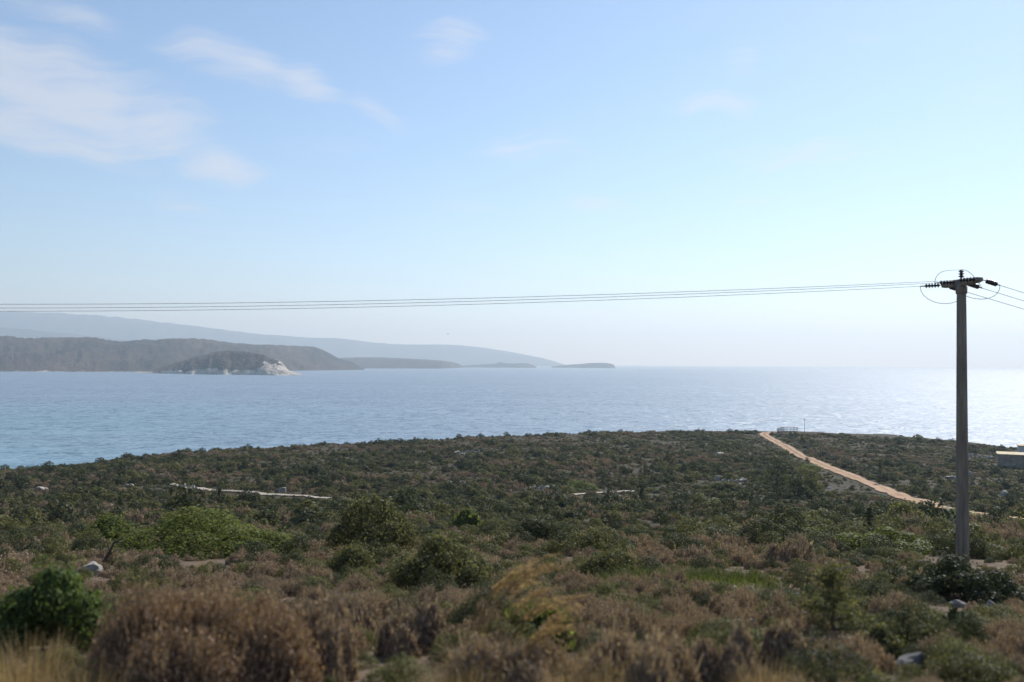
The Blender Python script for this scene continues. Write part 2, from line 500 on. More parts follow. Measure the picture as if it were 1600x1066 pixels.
# far land: scrub, bare soil and (where the mesh says so) pale rock
m, t, out = material('far_scrub_hill'); M['hill'] = m
pos = t.new('ShaderNodeNewGeometry').outputs['Position']
n1 = t.noise(pos, 0.0028, 6, 0.62); n2 = t.noise(pos, 0.018, 6, 0.65); n3 = t.noise(pos, 0.07, 4, 0.6)
cc = t.ramp(t.math('ADD', t.math('MULTIPLY', n1, 0.5), t.math('ADD', t.math('MULTIPLY', n2, 0.3), t.math('MULTIPLY', n3, 0.2))),
            [(0.36, (0.022, 0.021, 0.014)), (0.48, (0.056, 0.041, 0.028)), (0.57, (0.095, 0.064, 0.043)), (0.68, (0.16, 0.112, 0.078))])
at_ = t.new('ShaderNodeAttribute', attribute_name='rock')
rk = t.maprange(t.math('ADD', at_.outputs['Fac'], t.math('MULTIPLY', t.math('SUBTRACT', n3, 0.5), 1.3)), 0.38, 0.62, 0, 1, True)
rc = t.ramp(t.noise(t.mapping(pos, (0.03, 0.03, 0.07)), 1.0, 6, 0.65), [(0.3, (0.16, 0.135, 0.11)), (0.5, (0.42, 0.375, 0.315)), (0.7, (0.66, 0.605, 0.52))])
cc = t.mix(rk, cc, rc)
principled(t, out, cc, 0.95, 0.1, bump(t, t.math('ADD', t.math('MULTIPLY', n1, 2.0), t.math('ADD', n2, n3)), 0.9, 14.0))

# sea
m, t, out = material('sea_water'); M['sea'] = m
pos = t.new('ShaderNodeNewGeometry').outputs['Position']
nrm = None
for (fx, fy, k, rot) in [(1.1, 1.4, 0.40, 12), (0.45, 0.60, 0.80, -8), (0.15, 0.25, 0.70, 5), (0.050, 0.09, 0.26, -4), (0.012, 0.03, 0.12, 4)]:
    c = t.noise(t.mapping(pos, (fx, fy, fx), (0, 0, R(rot))), 1.0, 2, 0.5, out='Color')
    v = t.scale(t.vmath('SUBTRACT', c, (0.5, 0.5, 0.5)), k * 2.0)
    nrm = v if nrm is None else t.vmath('ADD', nrm, v)
gust = t.noise(t.mapping(pos, (0.0016, 0.0055, 1)), 1.0, 4, 0.55)
lane = t.noise(t.mapping(pos, (0.0005, 0.006, 1), (0, 0, R(3))), 1.0, 5, 0.6)
nrm = t.scale(nrm, t.math('MULTIPLY', t.maprange(gust, 0.3, 0.7, 0.75, 1.2), t.maprange(lane, 0.32, 0.66, 0.72, 1.15)))
nrm = t.vmath('MULTIPLY', nrm, (1, 1, 0))
nrm = t.vmath('NORMALIZE', t.vmath('ADD', nrm, (0, 0, 1)))
sp = t.new('ShaderNodeSeparateXYZ'); t.put(sp.inputs[0], pos)
ca = t.new('ShaderNodeAttribute', attribute_name='shoal')
deep = t.mix(t.maprange(gust, 0.35, 0.65), (0.155, 0.208, 0.262), (0.175, 0.230, 0.290))
wc = t.mix(t.maprange(t.math('ADD', ca.outputs['Fac'], t.math('MULTIPLY', t.math('SUBTRACT', gust, 0.5), 0.3)), 0.0, 1.0), deep, (0.07, 0.27, 0.29))
p = principled(t, out, wc, 0.53, 0.5, nrm)
p.inputs['IOR'].default_value = 1.333

# ------------------------------------------------------------------ sea and terrain
def polar_grid(rs, angs, zf, closed):
    A, Rr = np.meshgrid(angs, rs)
    X, Y = Rr * np.sin(A), Rr * np.cos(A)
    Z = zf(X, Y)
    V = np.stack([X, Y, Z], -1).reshape(-1, 3)
    nr, na = len(rs), len(angs)
    i, j = np.meshgrid(np.arange(nr - 1), np.arange(na if closed else na - 1), indexing='ij')
    j2 = (j + 1) % na
    F = np.stack([i * na + j, (i + 1) * na + j, (i + 1) * na + j2, i * na + j2], -1).reshape(-1, 4)
    return V, F[:, ::-1]


SEA_R = 24000.0
rs = np.concatenate([[0.01], np.linspace(150, 700, 23), np.geomspace(760, SEA_R, 26)])
angs = np.linspace(-math.pi, math.pi, 144, endpoint=False)
V, F = polar_grid(rs, angs, lambda X, Y: np.zeros_like(X), True)
sea = mesh_obj('sea', V, F, M['sea'])
tag(sea, 'blue sea glittering under the sun out to the horizon', 'sea', kind='structure')
sh = sea.data.attributes.new('shoal', 'FLOAT', 'POINT')
Vx, Vy = V[:, 0], V[:, 1]
# sandy shallows in the bay off the near beach, to the west of the headland
shoal = 0.2 * np.exp(-(((Vx + 215) / 70) ** 2 + ((Vy - 300) / 60) ** 2)) + 0.22 * np.exp(-(((Vx + 330) / 260) ** 2 + ((Vy - 480) / 260) ** 2))
sh.data.foreach_set('value', np.clip(shoal, 0, 1).astype(np.float32))

front = np.linspace(R(-42), R(42), 330)
rest = np.linspace(R(42), R(360 - 42), 70)[1:-1]
rs = np.concatenate([[0.3, 1.0], np.geomspace(2.0, 60, 120), np.linspace(60.8, 400, 260)[1:], [430, 470]])
V, F = polar_grid(rs, np.concatenate([front, rest]), hgt, True)
terrain = mesh_obj('terrain', V, F, M['ground'], smooth=True)
tag(terrain, 'dry scrub covered headland sloping down to the sea', 'headland', kind='structure')
TREE_MASKS = []            # (x, y, radius) kept free of scattered plants


# ------------------------------------------------------------------ far land
def ridge(name, label, top, shore, depth_ridge, depth_back, seed, rough=0.06, rock=None, nv=26, shape=1.0, step=4.0):
    """top: [(px, py)] skyline in the photo; shore(px) distance of the near waterline; built as a solid hill with front and back slopes"""
    xs = np.array([q[0] for q in top], float); ys = np.array([q[1] for q in top], float)
    px = np.arange(xs[0], xs[-1] + 0.1, step)
    py = lerp_smooth(px, xs, ys)
    u = np.linspace(0, 1, nv)                       # 0 near shore .. 0.55 crest .. 1 far shore
    V, RK = [], []
    for x, y in zip(px, py):
        d0 = shore(x); dr = d0 + depth_ridge(x); db = dr + depth_back(x)
        zc = max(at(x, y, dr)[2], 0.3)
        for q in u:
            if q < 0.6:
                s = q / 0.6; d = d0 + (dr - d0) * s
                f = math.sin(s * math.pi / 2) ** shape
            else:
                s = (q - 0.6) / 0.4; d = dr + (db - dr) * s
                f = math.cos(s * math.pi / 2)
            r0 = ray(x, 571)
            V.append((r0[0] * d, d, zc * f)); RK.append((x, zc * f, zc, q))
    V = np.array(V); RK = np.array(RK)
    L = np.median(V[:, 1]) * 0.02
    env = np.clip(RK[:, 3] / 0.06, 0, 1) * np.clip((1 - RK[:, 3]) / 0.06, 0, 1)
    crest = np.exp(-((RK[:, 3] - 0.6) / 0.10) ** 2)
    n = 0.45 - np.abs(fbm(V[:, 0] / L, V[:, 1] / L / 2.5, 5, seed) - 0.5) * 4
    V[:, 2] += env * (1 - 0.85 * crest) * n * RK[:, 2] * rough * 2.6
    V[:, 2] = np.maximum(V[:, 2], 0.0)
    shore_wob = (RK[:, 3] == 0)
    V[shore_wob, 2] = -2.0
    V[RK[:, 3] == 1, 2] = -2.0
    npx = len(px)
    i, j = np.meshgrid(np.arange(npx - 1), np.arange(nv - 1), indexing='ij')
    F = np.stack([i * nv + j, (i + 1) * nv + j, (i + 1) * nv + j + 1, i * nv + j + 1], -1).reshape(-1, 4)
    o = mesh_obj(name, V, F, M['hill'], smooth=True)
    a = o.data.attributes.new('rock', 'FLOAT', 'POINT')
    val = np.zeros(len(V)) if rock is None else rock(RK, V)
    a.data.foreach_set('value', np.clip(val, 0, 1).astype(np.float32))
    tag(o, label, 'hill', kind='structure')
    return o


C_ = lambda v: (lambda x: v)
ridge('far_mountain', 'pale blue mountain range fading in haze behind the bay',
      [(-420, 508), (-250, 498), (-120, 492), (0, 488), (60, 489), (110, 491), (190, 497), (260, 505), (330, 513), (400, 522), (470, 527), (540, 530), (580, 535), (640, 539),
       (690, 538), (740, 542), (790, 549), (830, 556), (860, 563), (880, 569), (890, 572)],
      C_(12800), C_(1400), C_(1500), 3, 0.05, step=6)
ridge('mountain_slope', 'pale blue lower slope in front of the far mountain',
      [(-420, 500), (-200, 508), (0, 512), (60, 517), (120, 523), (190, 531), (260, 540), (330, 552), (400, 564), (440, 571)],
      C_(9600), C_(1200), C_(450), 13, 0.05, step=6)
ridge('peninsula_hill', 'long brown scrub covered peninsula across the bay',
      [(-420, 540), (-300, 533), (-150, 529), (-60, 524), (0, 526), (40, 530), (100, 529), (140, 529), (185, 534), (230, 532), (290, 530), (340, 534), (400, 539), (450, 541), (490, 543), (510, 550),
       (530, 560), (550, 566), (562, 573), (570, 577.5)],
      lambda x: np.interp(x, [-420, 0, 200, 420, 520, 570], [2300, 2950, 3050, 3500, 4150, 4500]), lambda x: np.interp(x, [-420, 480, 570], [1100, 900, 200]), C_(900), 23, 0.07,
      rock=lambda RK, V: np.clip(1.0 - V[:, 2] / (5 + 5 * fbm(V[:, 0] / 60, V[:, 1] / 60, 3, 4)), 0, 1) * 0.6 * (RK[:, 0] < 300) * (fbm(V[:, 0] / 130, V[:, 1] / 900, 3, 8) > 0.42), nv=34, step=2.5)


def cape_rock(RK, V):
    x, z, zc, q = RK.T
    n = fbm(V[:, 0] / 22, V[:, 1] / 30, 4, 31)
    line = np.interp(x, [225, 280, 330, 390, 405, 420, 435], [3, 9, 14, 15, 22, 34, 42]) * (0.1 + 1.8 * n)
    return np.clip((line - V[:, 2]) / 8 + 0.5, 0, 1)


ridge('limestone_cape', 'dark hilled cape with white limestone cliffs at its tip',
      [(215, 583), (240, 577), (262, 571), (290, 563), (318, 556), (340, 551), (362, 549), (380, 550), (398, 553), (412, 556), (420, 559), (432, 562), (441, 567), (446, 573), (452, 579), (462, 582), (472, 585)],
      lambda x: np.interp(x, [215, 300, 430, 472], [2780, 2560, 2450, 2460]), lambda x: np.interp(x, [215, 400, 440, 472], [150, 210, 110, 40]), C_(160), 33, 0.10, rock=cape_rock, nv=30, shape=0.75, step=1.2)
ridge('low_headland', 'low brown headland reaching out behind the peninsula',
      [(505, 563), (540, 559), (580, 558.5), (630, 560), (680, 563), (700, 565), (715, 568), (722, 572)],
      lambda x: np.interp(x, [505, 690, 722], [5600, 5800, 7000]), C_(500), C_(500), 43, 0.05, step=2)
ridge('islet', 'low islet with a small bump left of the last island',
      [(700, 573), (735, 571), (755, 569.5), (775, 568), (781, 566), (788, 567.5), (800, 568), (820, 567.5), (830, 569.5), (838, 573)],
      C_(7600), C_(180), C_(200), 53, 0.05, step=1.5)
ridge('islet', 'last low flat island before the open horizon',
      [(862, 573), (880, 570.5), (905, 569), (920, 567.5), (940, 567), (952, 568), (959, 570), (961, 573)],
      C_(7900), C_(180), C_(200), 63, 0.05, step=1.5)

# ------------------------------------------------------------------ tracks
def strip(name, label, pts, width, mat, lift=0.07, edge=0.22, seed=1, kind='structure'):
    P = np.array([hit(*q)[0] if len(q) == 2 else q for q in pts])
    tt = np.concatenate([[0], np.cumsum(np.hypot(*np.diff(P[:, :2], axis=0).T))])
    n = max(12, int(tt[-1] / 0.8))
    s = np.linspace(0, tt[-1], n)
    X, Y = lerp_smooth(s, tt, P[:, 0]), lerp_smooth(s, tt, P[:, 1])
    T = np.stack([np.gradient(X), np.gradient(Y)], -1); T /= np.linalg.norm(T, axis=1)[:, None]
    Nn = np.stack([-T[:, 1], T[:, 0]], -1)
    k = 9
    V, UV = [], []
    wl = 1 + edge * 2 * (fbm(s / 2.5, s * 0 + seed, 3, seed) - 0.5)
    wr = 1 + edge * 2 * (fbm(s / 2.5, s * 0 + seed + 9, 3, seed) - 0.5)
    for a in range(n):
        for b in range(k):
            q = b / (k - 1) * 2 - 1
            off = q * width / 2 * (wl[a] if q < 0 else wr[a])
            x, y = X[a] + Nn[a, 0] * off, Y[a] + Nn[a, 1] * off
            V.append((x, y, 0)); UV.append((b / (k - 1), a / (n - 1)))
    V = np.array(V)
    V[:, 2] = hgt(V[:, 0], V[:, 1]) + lift + 0.10 * np.cos((np.array(UV)[:, 0] - 0.5) * math.pi)
    i, j = np.meshgrid(np.arange(n - 1), np.arange(k - 1), indexing='ij')
    F = np.stack([i * k + j, i * k + j + 1, (i + 1) * k + j + 1, (i + 1) * k + j], -1).reshape(-1, 4)
    o = mesh_obj(name, V, F, mat, smooth=True)
    uv = o.data.uv_layers.new(name='UVMap')
    li = np.empty(len(o.data.loops), dtype=np.int32); o.data.loops.foreach_get('vertex_index', li)
    uv.data.foreach_set('uv', np.array(UV, dtype=np.float32)[li].ravel())
    tag(o, label, 'track', kind=kind)
    return np.stack([X, Y], -1)


track = strip('dirt_track', 'orange dirt track with two ruts winding up to the ridge',
              [(1700, 822), (1600, 812), (1550, 806), (1485, 797), (1440, 785), (1400, 772), (1360, 756), (1325, 742), (1290, 730), (1262, 717), (1236, 704), (1214, 692), (1200, 684), (1194, 679.5), (1200, 676.5), (1216, 675)],
              3.5, M['dirt'], lift=0.16, seed=3)
path = strip('footpath', 'narrow pale stony path crossing the scrub',
             [(268, 757), (292, 763), (330, 767), (372, 769), (410, 772), (450, 775), (490, 778), (532, 783), (590, 789)], 1.7, M['path'], lift=0.15, seed=5, edge=0.75)
path2 = strip('footpath', 'short pale strip of path right of the round green bush',
              [(893, 774), (930, 771), (965, 769.5), (1000, 768.5)], 1.5, M['path'], lift=0.15, seed=7, edge=0.5)

# ------------------------------------------------------------------ plant meshes
def quads(c, t, b):
    """leaf diamonds from centres c, half-length t and half-width b vectors"""
    n = len(c)
    V = np.empty((n, 4, 3)); V[:, 0] = c - t; V[:, 1] = c + b - t * 0.1; V[:, 2] = c + t; V[:, 3] = c - b - t * 0.1
    return V.reshape(-1, 3), np.arange(n * 4).reshape(n, 4)


def unit(v):
    return v / np.maximum(np.linalg.norm(v, axis=-1, keepdims=True), 1e-9)


def gen_lobed(rng, n, leaf, h=0.75, lobes=14, flat=0.9, spike=0.0, ragged=0.2):
    """leafy bush of unit radius: lobes of leaves heaped into an uneven dome"""
    k = lobes
    a = rng.uniform(0, 2 * math.pi, k); rr = np.sqrt(rng.uniform(0, 1, k)) * 0.72
    lr = rng.uniform(0.22, 0.42, k) * (1.0 if k < 24 else 0.70)
    zc = h * np.clip(1 - (rr / 0.80) ** 2, 0.02, 1) * rng.uniform(0.55, 0.95, k) - lr * 0.25 * flat
    zc += spike * rng.uniform(0, 1, k) ** 2
    C = np.stack([np.cos(a) * rr, np.sin(a) * rr, np.maximum(zc, 0.08)], -1)
    w_ = lr ** 2; w_ /= w_.sum()
    m = int(n * 2.2)
    idx = rng.choice(k, m, p=w_)
    d = unit(rng.normal(size=(m, 3)) + np.array([0, 0, 0.25]))
    sh = rng.uniform(0.72, 1.06, m) + (rng.uniform(0, 1, m) < 0.12) * rng.uniform(0, ragged * 2, m)
    pos = C[idx] + d * (lr[idx] * sh)[:, None]
    inside = np.zeros(m, bool)
    for q in range(k):
        inside |= (np.linalg.norm(pos - C[q], axis=1) < lr[q] * 0.66)
    ok = (~inside) & (pos[:, 2] > 0.0)
    pos, d = pos[ok][:n], d[ok][:n]
    nrm = unit(d + rng.normal(size=d.shape) * 0.45)
    tn = unit(np.cross(nrm, rng.normal(size=d.shape)))
    bn = np.cross(nrm, tn)
    L = leaf * rng.uniform(0.6, 1.3, len(pos))
    return quads(pos, tn * L[:, None], bn * (L * 0.48)[:, None])


def gen_cushion(rng, n, twig=0.02, h=0.7, leaf=0.03, shoots=0.0):
    """dry cushion of unit radius: radiating twigs that end in tiny leaves"""
    k = 9
    lc = unit(rng.normal(size=(k, 3)) + np.array([0, 0, 0.6])); lc[:, 2] = np.abs(lc[:, 2])
    d = unit(rng.normal(size=(n, 3))); d[:, 2] = np.abs(d[:, 2]) * 0.95 + 0.03
    d = unit(d)
    lump = np.max(d @ lc.T, axis=1)
    rad = (0.72 + 0.30 * np.clip((lump - 0.6) / 0.4, 0, 1)) * rng.uniform(0.78, 1.08, n) * np.where(rng.uniform(0, 1, n) < shoots, rng.uniform(1.05, 1.4, n), 1.0)
    tip = d * rad[:, None] * np.array([1, 1, h])
    base = tip * rng.uniform(0.50, 0.80, n)[:, None] + rng.normal(size=(n, 3)) * 0.05
    base[:, 2] = np.abs(base[:, 2]) * 0.9
    ax = unit(tip - base)
    side = unit(np.cross(ax, rng.normal(size=(n, 3)))) * twig
    V1 = np.stack([base - side, base + side, tip + side * 0.4, tip - side * 0.4], 1).reshape(-1, 3)
    F1 = np.arange(n * 4).reshape(n, 4)
    m = int(n * 2.4)
    idx = rng.integers(0, n, m)
    c = tip[idx] * rng.uniform(0.74, 1.03, m)[:, None] + rng.normal(size=(m, 3)) * 0.035
    c[:, 2] = np.maximum(c[:, 2], 0.01)
    nr = unit(d[idx] + rng.normal(size=(m, 3)) * 0.8)
    tn = unit(np.cross(nr, rng.normal(size=(m, 3)))); bn = np.cross(nr, tn)
    L = leaf * rng.uniform(0.5, 1.4, m)
    V2, F2 = quads(c, tn * L[:, None], bn * (L * 0.55)[:, None])
    return np.concatenate([V1, V2]), np.concatenate([F1, F2 + len(V1)])


def gen_grass(rng, n, h=1.0, width=0.012, spread=0.35, lean=(0.0, 0.0), seg=3, base=0.12):
    """tuft of curved blades, 1 high"""
    a = rng.uniform(0, 2 * math.pi, n)
    b0 = np.stack([np.cos(a), np.sin(a), a * 0], -1) * (base * np.sqrt(rng.uniform(0, 1, n)))[:, None]
    out_ = np.stack([np.cos(a + rng.normal(0, .5, n)), np.sin(a + rng.normal(0, .5, n)), a * 0], -1)
    hh = h * rng.uniform(0.5, 1.05, n); sp = spread * rng.uniform(0.1, 1.2, n)
    side = unit(np.cross(out_, np.array([0, 0, 1.0])) + rng.normal(size=(n, 3)) * 0.4) * width
    rows = []
    for s in range(seg + 1):
        q = s / seg
        c = b0 + out_ * (sp * q ** 1.7)[:, None] + np.array([lean[0], lean[1], 0]) * (q ** 1.8) * hh[:, None]
        c[:, 2] = hh * (q - 0.25 * q ** 3 * (sp / max(spread, 1e-3)))
        wd = (1 - 0.85 * q)
        rows.append((c - side * wd, c + side * wd))
    V = np.stack([r for pr in rows for r in pr], 1)            # n, 2*(seg+1), 3
    k = 2 * (seg + 1)
    F = []
    for s in range(seg):
        F.append(np.stack([np.arange(n) * k + 2 * s, np.arange(n) * k + 2 * s + 1, np.arange(n) * k + 2 * s + 3, np.arange(n) * k + 2 * s + 2], -1))
    return V.reshape(-1, 3), np.concatenate(F)


def gen_stems(rng, n, h, spread, r=0.03):
    parts = []
    for i in range(n):
        a = rng.uniform(0, 2 * math.pi); s = spread * rng.uniform(0.3, 1)
        p = [(0.05 * math.cos(a), 0.05 * math.sin(a), -0.08)]
        for q in (0.35, 0.7, 1.0):
            p.append((s * q * math.cos(a) + rng.normal(0, .03), s * q * math.sin(a) + rng.normal(0, .03), h * q * rng.uniform(0.85, 1.0)))
        parts.append(tube(p, [r, r * .8, r * .55, r * .2], 5))
    return merge(parts)


def gen_heap(rng, n, twig, leaf, lumps=7, shoots=0.0):
    """several dry cushions grown into one uneven shrub, unit radius, 1 high"""
    Vs, Fs, k = [], [], 0
    for i in range(lumps):
        a = i * 2.4 + rng.uniform(-.4, .4); q = 0.0 if i == 0 else rng.uniform(0.40, 0.68)
        r_ = rng.uniform(0.36, 0.58)
        V, F = gen_cushion(rng, n // lumps, twig / r_, rng.uniform(0.75, 1.15), leaf / r_, shoots)
        V = V * r_ + np.array([math.cos(a) * q, math.sin(a) * q, 0])
        Vs.append(V); Fs.append(F + k); k += len(V)
    V = np.concatenate(Vs); V[:, 2] /= np.quantile(V[:, 2], 0.995)
    return V, np.concatenate(Fs)


RNG = np.random.default_rng(11)
PROTO = {}          # (kind, lod) -> [mesh]
KINDS = {
    'cushion_shrub': dict(mat='brown', gen=lambda r, l: gen_heap(r, (2600, 1100, 300)[l], (0.008, 0.012, 0.022)[l], (0.026, 0.042, 0.085)[l], (6, 5, 4)[l])),
    'leafy_shrub': dict(mat='leafy', gen=lambda r, l: gen_lobed(r, (4200, 2300, 650)[l], (0.034, 0.048, 0.092)[l], r.uniform(0.7, 0.95), (18, 15, 10)[l], spike=0.12, ragged=(0.2, 0.12, 0.06)[l])),
    'evergreen_shrub': dict(mat='dark', gen=lambda r, l: gen_lobed(r, (4200, 2300, 650)[l], (0.032, 0.046, 0.088)[l], r.uniform(0.75, 1.1), (20, 15, 10)[l], spike=0.3, ragged=(0.3, 0.2, 0.12)[l])),
    'dry_grass_tuft': dict(mat='straw', gen=lambda r, l: gen_grass(r, (170, 70, 30)[l], 1.0, (0.007, 0.016, 0.04)[l], 0.55, base=0.25)),
}
for kname, kd in KINDS.items():
    for l in range(3):
        PROTO[kname, l] = []
        for v in range(5 if l else 6):
            V, F = kd['gen'](np.random.default_rng(1000 * l + 37 * v + len(kname)), l)
            PROTO[kname, l].append(mesh_data('%s_mesh' % kname, V, F, M[kd['mat']]))
STEMS = []
for v in range(4):
    V, F = gen_stems(np.random.default_rng(500 + v), 7, 0.45, 0.6, 0.022)
    STEMS.append(mesh_data('stems_mesh', V, F, M['bark']))


# ------------------------------------------------------------------ singled-out plants, rocks and things (photo pixel of the base, size in photo pixels)
def keep_clear(x, y, r):
    TREE_MASKS.append((x, y, r))


HERO_MESH = {}


def hero(name, label, px, py, wpx, hpx, style, cat='shrub', n=3600, seed=0, lobes=22, stems=True, deep=0.8, group=None, leafk=1.0, dist=None):
    """one plant standing at a photo pixel; its world size follows from its distance"""
    p, d = hit(px, py)
    if dist is not None:
        r0 = ray(px, py) * dist
        p = np.array([r0[0], r0[1], float(hgt(r0[0], r0[1]))]); d = dist
    wid, hei = wpx * d / F_PX, hpx * d / F_PX
    rng = np.random.default_rng(seed + 71)
    n = int(n * 1.9) if style not in ('brown', 'rust', 'tan') else n
    leaf = min(max(0.036, d * 0.0017), 0.17) * leafk * (1.25 if style == 'mound' else 1.0)
    root = empty(name, (p[0], p[1] + wid * deep * 0.3, float(hgt(p[0], p[1] + wid * deep * 0.3)) - 0.04))
    Rm = wid / 2
    if style in ('brown', 'rust', 'tan'):
        V, F = gen_heap(rng, int(n * 1.2), 0.0055 / Rm, leaf * 0.5 / Rm, max(4, min(11, int(Rm * 9))), 0.04); mat = M[style]
    else:
        V, F = gen_lobed(rng, n, leaf / Rm, 1.0, lobes, spike=0.12, ragged=0.42); mat = M[style]
        V[:, 2] /= max(np.quantile(V[:, 2], 0.995), 0.1)
        V[:, :2] /= np.quantile(np.hypot(V[:, 0], V[:, 1]), 0.985)
    V = V * np.array([Rm, Rm * deep, hei + 0.03])
    mesh_obj('foliage', V, F, mat, root)
    if stems:
        V, F = gen_stems(rng, 8, hei * 0.6, Rm * 0.6, max(0.012, 0.02 * Rm))
        mesh_obj('stem', V, F, M['bark'], root)
    tag(root, label, cat, group)
    keep_clear(root.location.x, root.location.y, max(Rm * 0.85, 0.15))
    return root


hero('spreading_shrub', 'wide bright green spreading shrub above the grey boulder', 285, 872, 285, 76, 'mound', n=11000, seed=1, lobes=34)
hero('spreading_shrub', 'smaller bright green shrub joined to the wide one on its left', 148, 858, 120, 50, 'mound', n=4200, seed=2)
hero('spreading_shrub', 'low bright green shrub trailing off right of the wide one', 402, 868, 112, 40, 'mound', n=4200, seed=3)
hero('spreading_shrub', 'dark green flat-topped mound left of the concrete pole base', 1393, 868, 172, 40, 'mound', n=6500, seed=4, lobes=30)
hero('spreading_shrub', 'green mound behind the concrete pole under the dirt track', 1497, 826, 122, 27, 'mound', n=3600, seed=5)
hero('spreading_shrub', 'light green low shrub up the slope left of the dark mound', 1240, 846, 118, 30, 'mound', n=3600, seed=6)
hero('spreading_shrub', 'small vivid green bush in the middle of the slope', 733, 829, 52, 32, 'mound', n=2600, seed=7, lobes=12)
hero('spreading_shrub', 'round green bush between the two pale strips of path', 906, 769, 66, 17, 'mound', n=1800, seed=8)
hero('spreading_shrub', 'clipped looking green bush hugging the dirt track bend', 1268, 741, 52, 15, 'mound', n=1600, seed=9)
hero('leafy_bush', 'dark leafy bush right of the small vivid green bush', 842, 852, 112, 42, 'dark', n=4200, seed=10)
hero('leafy_bush', 'tall olive green bush standing in the middle of the slope', 578, 868, 150, 90, 'leafy', n=6000, seed=11, lobes=26)
hero('leafy_bush', 'yellowish leafy bush just below the tall olive bush', 690, 926, 175, 84, 'leafy', n=6500, seed=12, lobes=26)
hero('leafy_bush', 'small leafy bush left of the yellowish bush', 545, 900, 95, 50, 'leafy', n=3600, seed=13)
hero('leafy_bush', 'low leafy bush right of the golden grass plumes', 955, 905, 110, 46, 'leafy', n=4200, seed=14)
hero('leafy_bush', 'leafy tree-like bush beside the dark small tree', 1262, 776, 66, 44, 'leafy', n=2600, seed=15)
hero('round_bush', 'dark round bush alone on the far slope above the path', 493, 747, 29, 20, 'dark', n=1200, seed=16, lobes=9)
hero('leafy_bush', 'green roadside bush cut by the left edge of the picture', 45, 1014, 215, 132, 'bush', n=9000, seed=17, lobes=28, leafk=0.8, dist=10.0)
hero('leafy_bush', 'dark green bush below the concrete pole by the right edge', 1535, 944, 175, 66, 'dark', n=7000, seed=18, lobes=26)
hero('leafy_bush', 'small dark bush just right below the concrete pole base', 1462, 928, 72, 42, 'dark', n=3400, seed=19)
hero('leafy_bush', 'blackish green bush below the two round boulders', 1504, 1010, 66, 52, 'dark', n=4000, seed=20, lobes=14)
hero('leafy_bush', 'brown green bush above the low lichen boulder', 1380, 1030, 84, 46, 'leafy', n=4200, seed=21)
hero('leafy_bush', 'green bush on the skyline beyond the concrete pole', 1563, 694, 10, 10, 'dark', n=500, seed=22, lobes=5)
hero('dry_shrub', 'large rusty brown dry shrub at the lower left', 305, 1085, 360, 166, 'rust', n=17000, seed=23, dist=7.6)
hero('dry_shrub', 'greyish brown dry shrub right of the large rusty one', 490, 1062, 160, 118, 'brown', n=8000, seed=24, dist=8.4)
hero('dry_shrub', 'tan dry shrub at the bottom edge below the golden plumes', 815, 1090, 230, 92, 'tan', n=9000, seed=25, dist=7.5)
hero('dry_shrub', 'tan dry shrub at the bottom edge left of the boulder', 1010, 1092, 230, 108, 'tan', n=9000, seed=26, dist=7.3)
hero('dry_shrub', 'dark brown dry shrub at the bottom edge below the boulder', 1150, 1088, 140, 96, 'brown', n=7000, seed=27, dist=7.7)
hero('dry_shrub', 'round grey brown shrub left of the golden plumes', 638, 1028, 118, 72, 'brown', n=7000, seed=28)
hero('dry_shrub', 'small brown shrub left of the round grey brown one', 555, 1010, 70, 48, 'brown', n=4000, seed=29)
hero('leafy_bush', 'rounded yellow green bush under the golden plumes', 838, 1022, 104, 72, 'mound', n=6000, seed=30, lobes=16)
hero('dry_shrub', 'dark brown shrub at the lower right corner by the boulder', 1240, 1050, 110, 62, 'brown', n=6000, seed=31)


def sapling(name, label, px, py, hpx, wpx, mat, seed, whorls=7, needles=2600, lean=0.0, sparse=0.5, cat='tree'):
    p, d = hit(px, py)
    H, W = hpx * d / F_PX, wpx * d / F_PX
    rng = np.random.default_rng(seed)
    root = empty(name, (p[0], p[1], p[2] - 0.05))
    tr = [(lean * H * q ** 1.5 + rng.normal(0, .012) * H, rng.normal(0, .012) * H, H * q) for q in np.linspace(0, 0.98, 7)]
    r0 = max(0.025, 0.022 * H)
    parts = [tube(tr, list(np.linspace(r0, r0 * .25, 7)), 6)]
    tips = []
    for k in range(whorls):
        q = 0.22 + 0.74 * k / (whorls - 1)
        bp = Vector((lean * H * q ** 1.5, 0, H * q))
        for j in range(rng.integers(3, 6)):
            a = rng.uniform(0, 2 * math.pi)
            ln = W / 2 * (1.05 - 0.8 * q) * rng.uniform(0.6, 1.15)
            e = bp + Vector((math.cos(a) * ln, math.sin(a) * ln, ln * rng.uniform(0.1, 0.5)))
            mid = bp.lerp(e, 0.5) + Vector((0, 0, -0.05 * ln))
            parts.append(tube([bp, mid, e], [r0 * .35, r0 * .25, r0 * .1], 4))
            for q2 in rng.uniform(0.35, 1.05, 5):
                tips.append(np.array(bp.lerp(e, float(q2))))
    V, F = merge(parts)
    mesh_obj('trunk', V, F, M['bark'], root)
    T = np.array(tips); n = needles
    idx = rng.integers(0, len(T), n)
    rr = W * 0.085 * (1 + sparse)
    c = T[idx] + rng.normal(size=(n, 3)) * rr * np.array([1, 1, 0.7]) * 0.55
    nr = unit(rng.normal(size=(n, 3)) + np.array([0, 0, .5])); tn = unit(np.cross(nr, rng.normal(size=(n, 3)))); bn = np.cross(nr, tn)
    L = max(0.028, d * 0.0010) * rng.uniform(0.6, 1.3, n)
    V, F = quads(c, tn * L[:, None], bn * (L * 0.4)[:, None])
    mesh_obj('crown', V, F, M[mat], root)
    tag(root, label, cat)
    keep_clear(p[0], p[1], max(W * 0.35, 0.2))


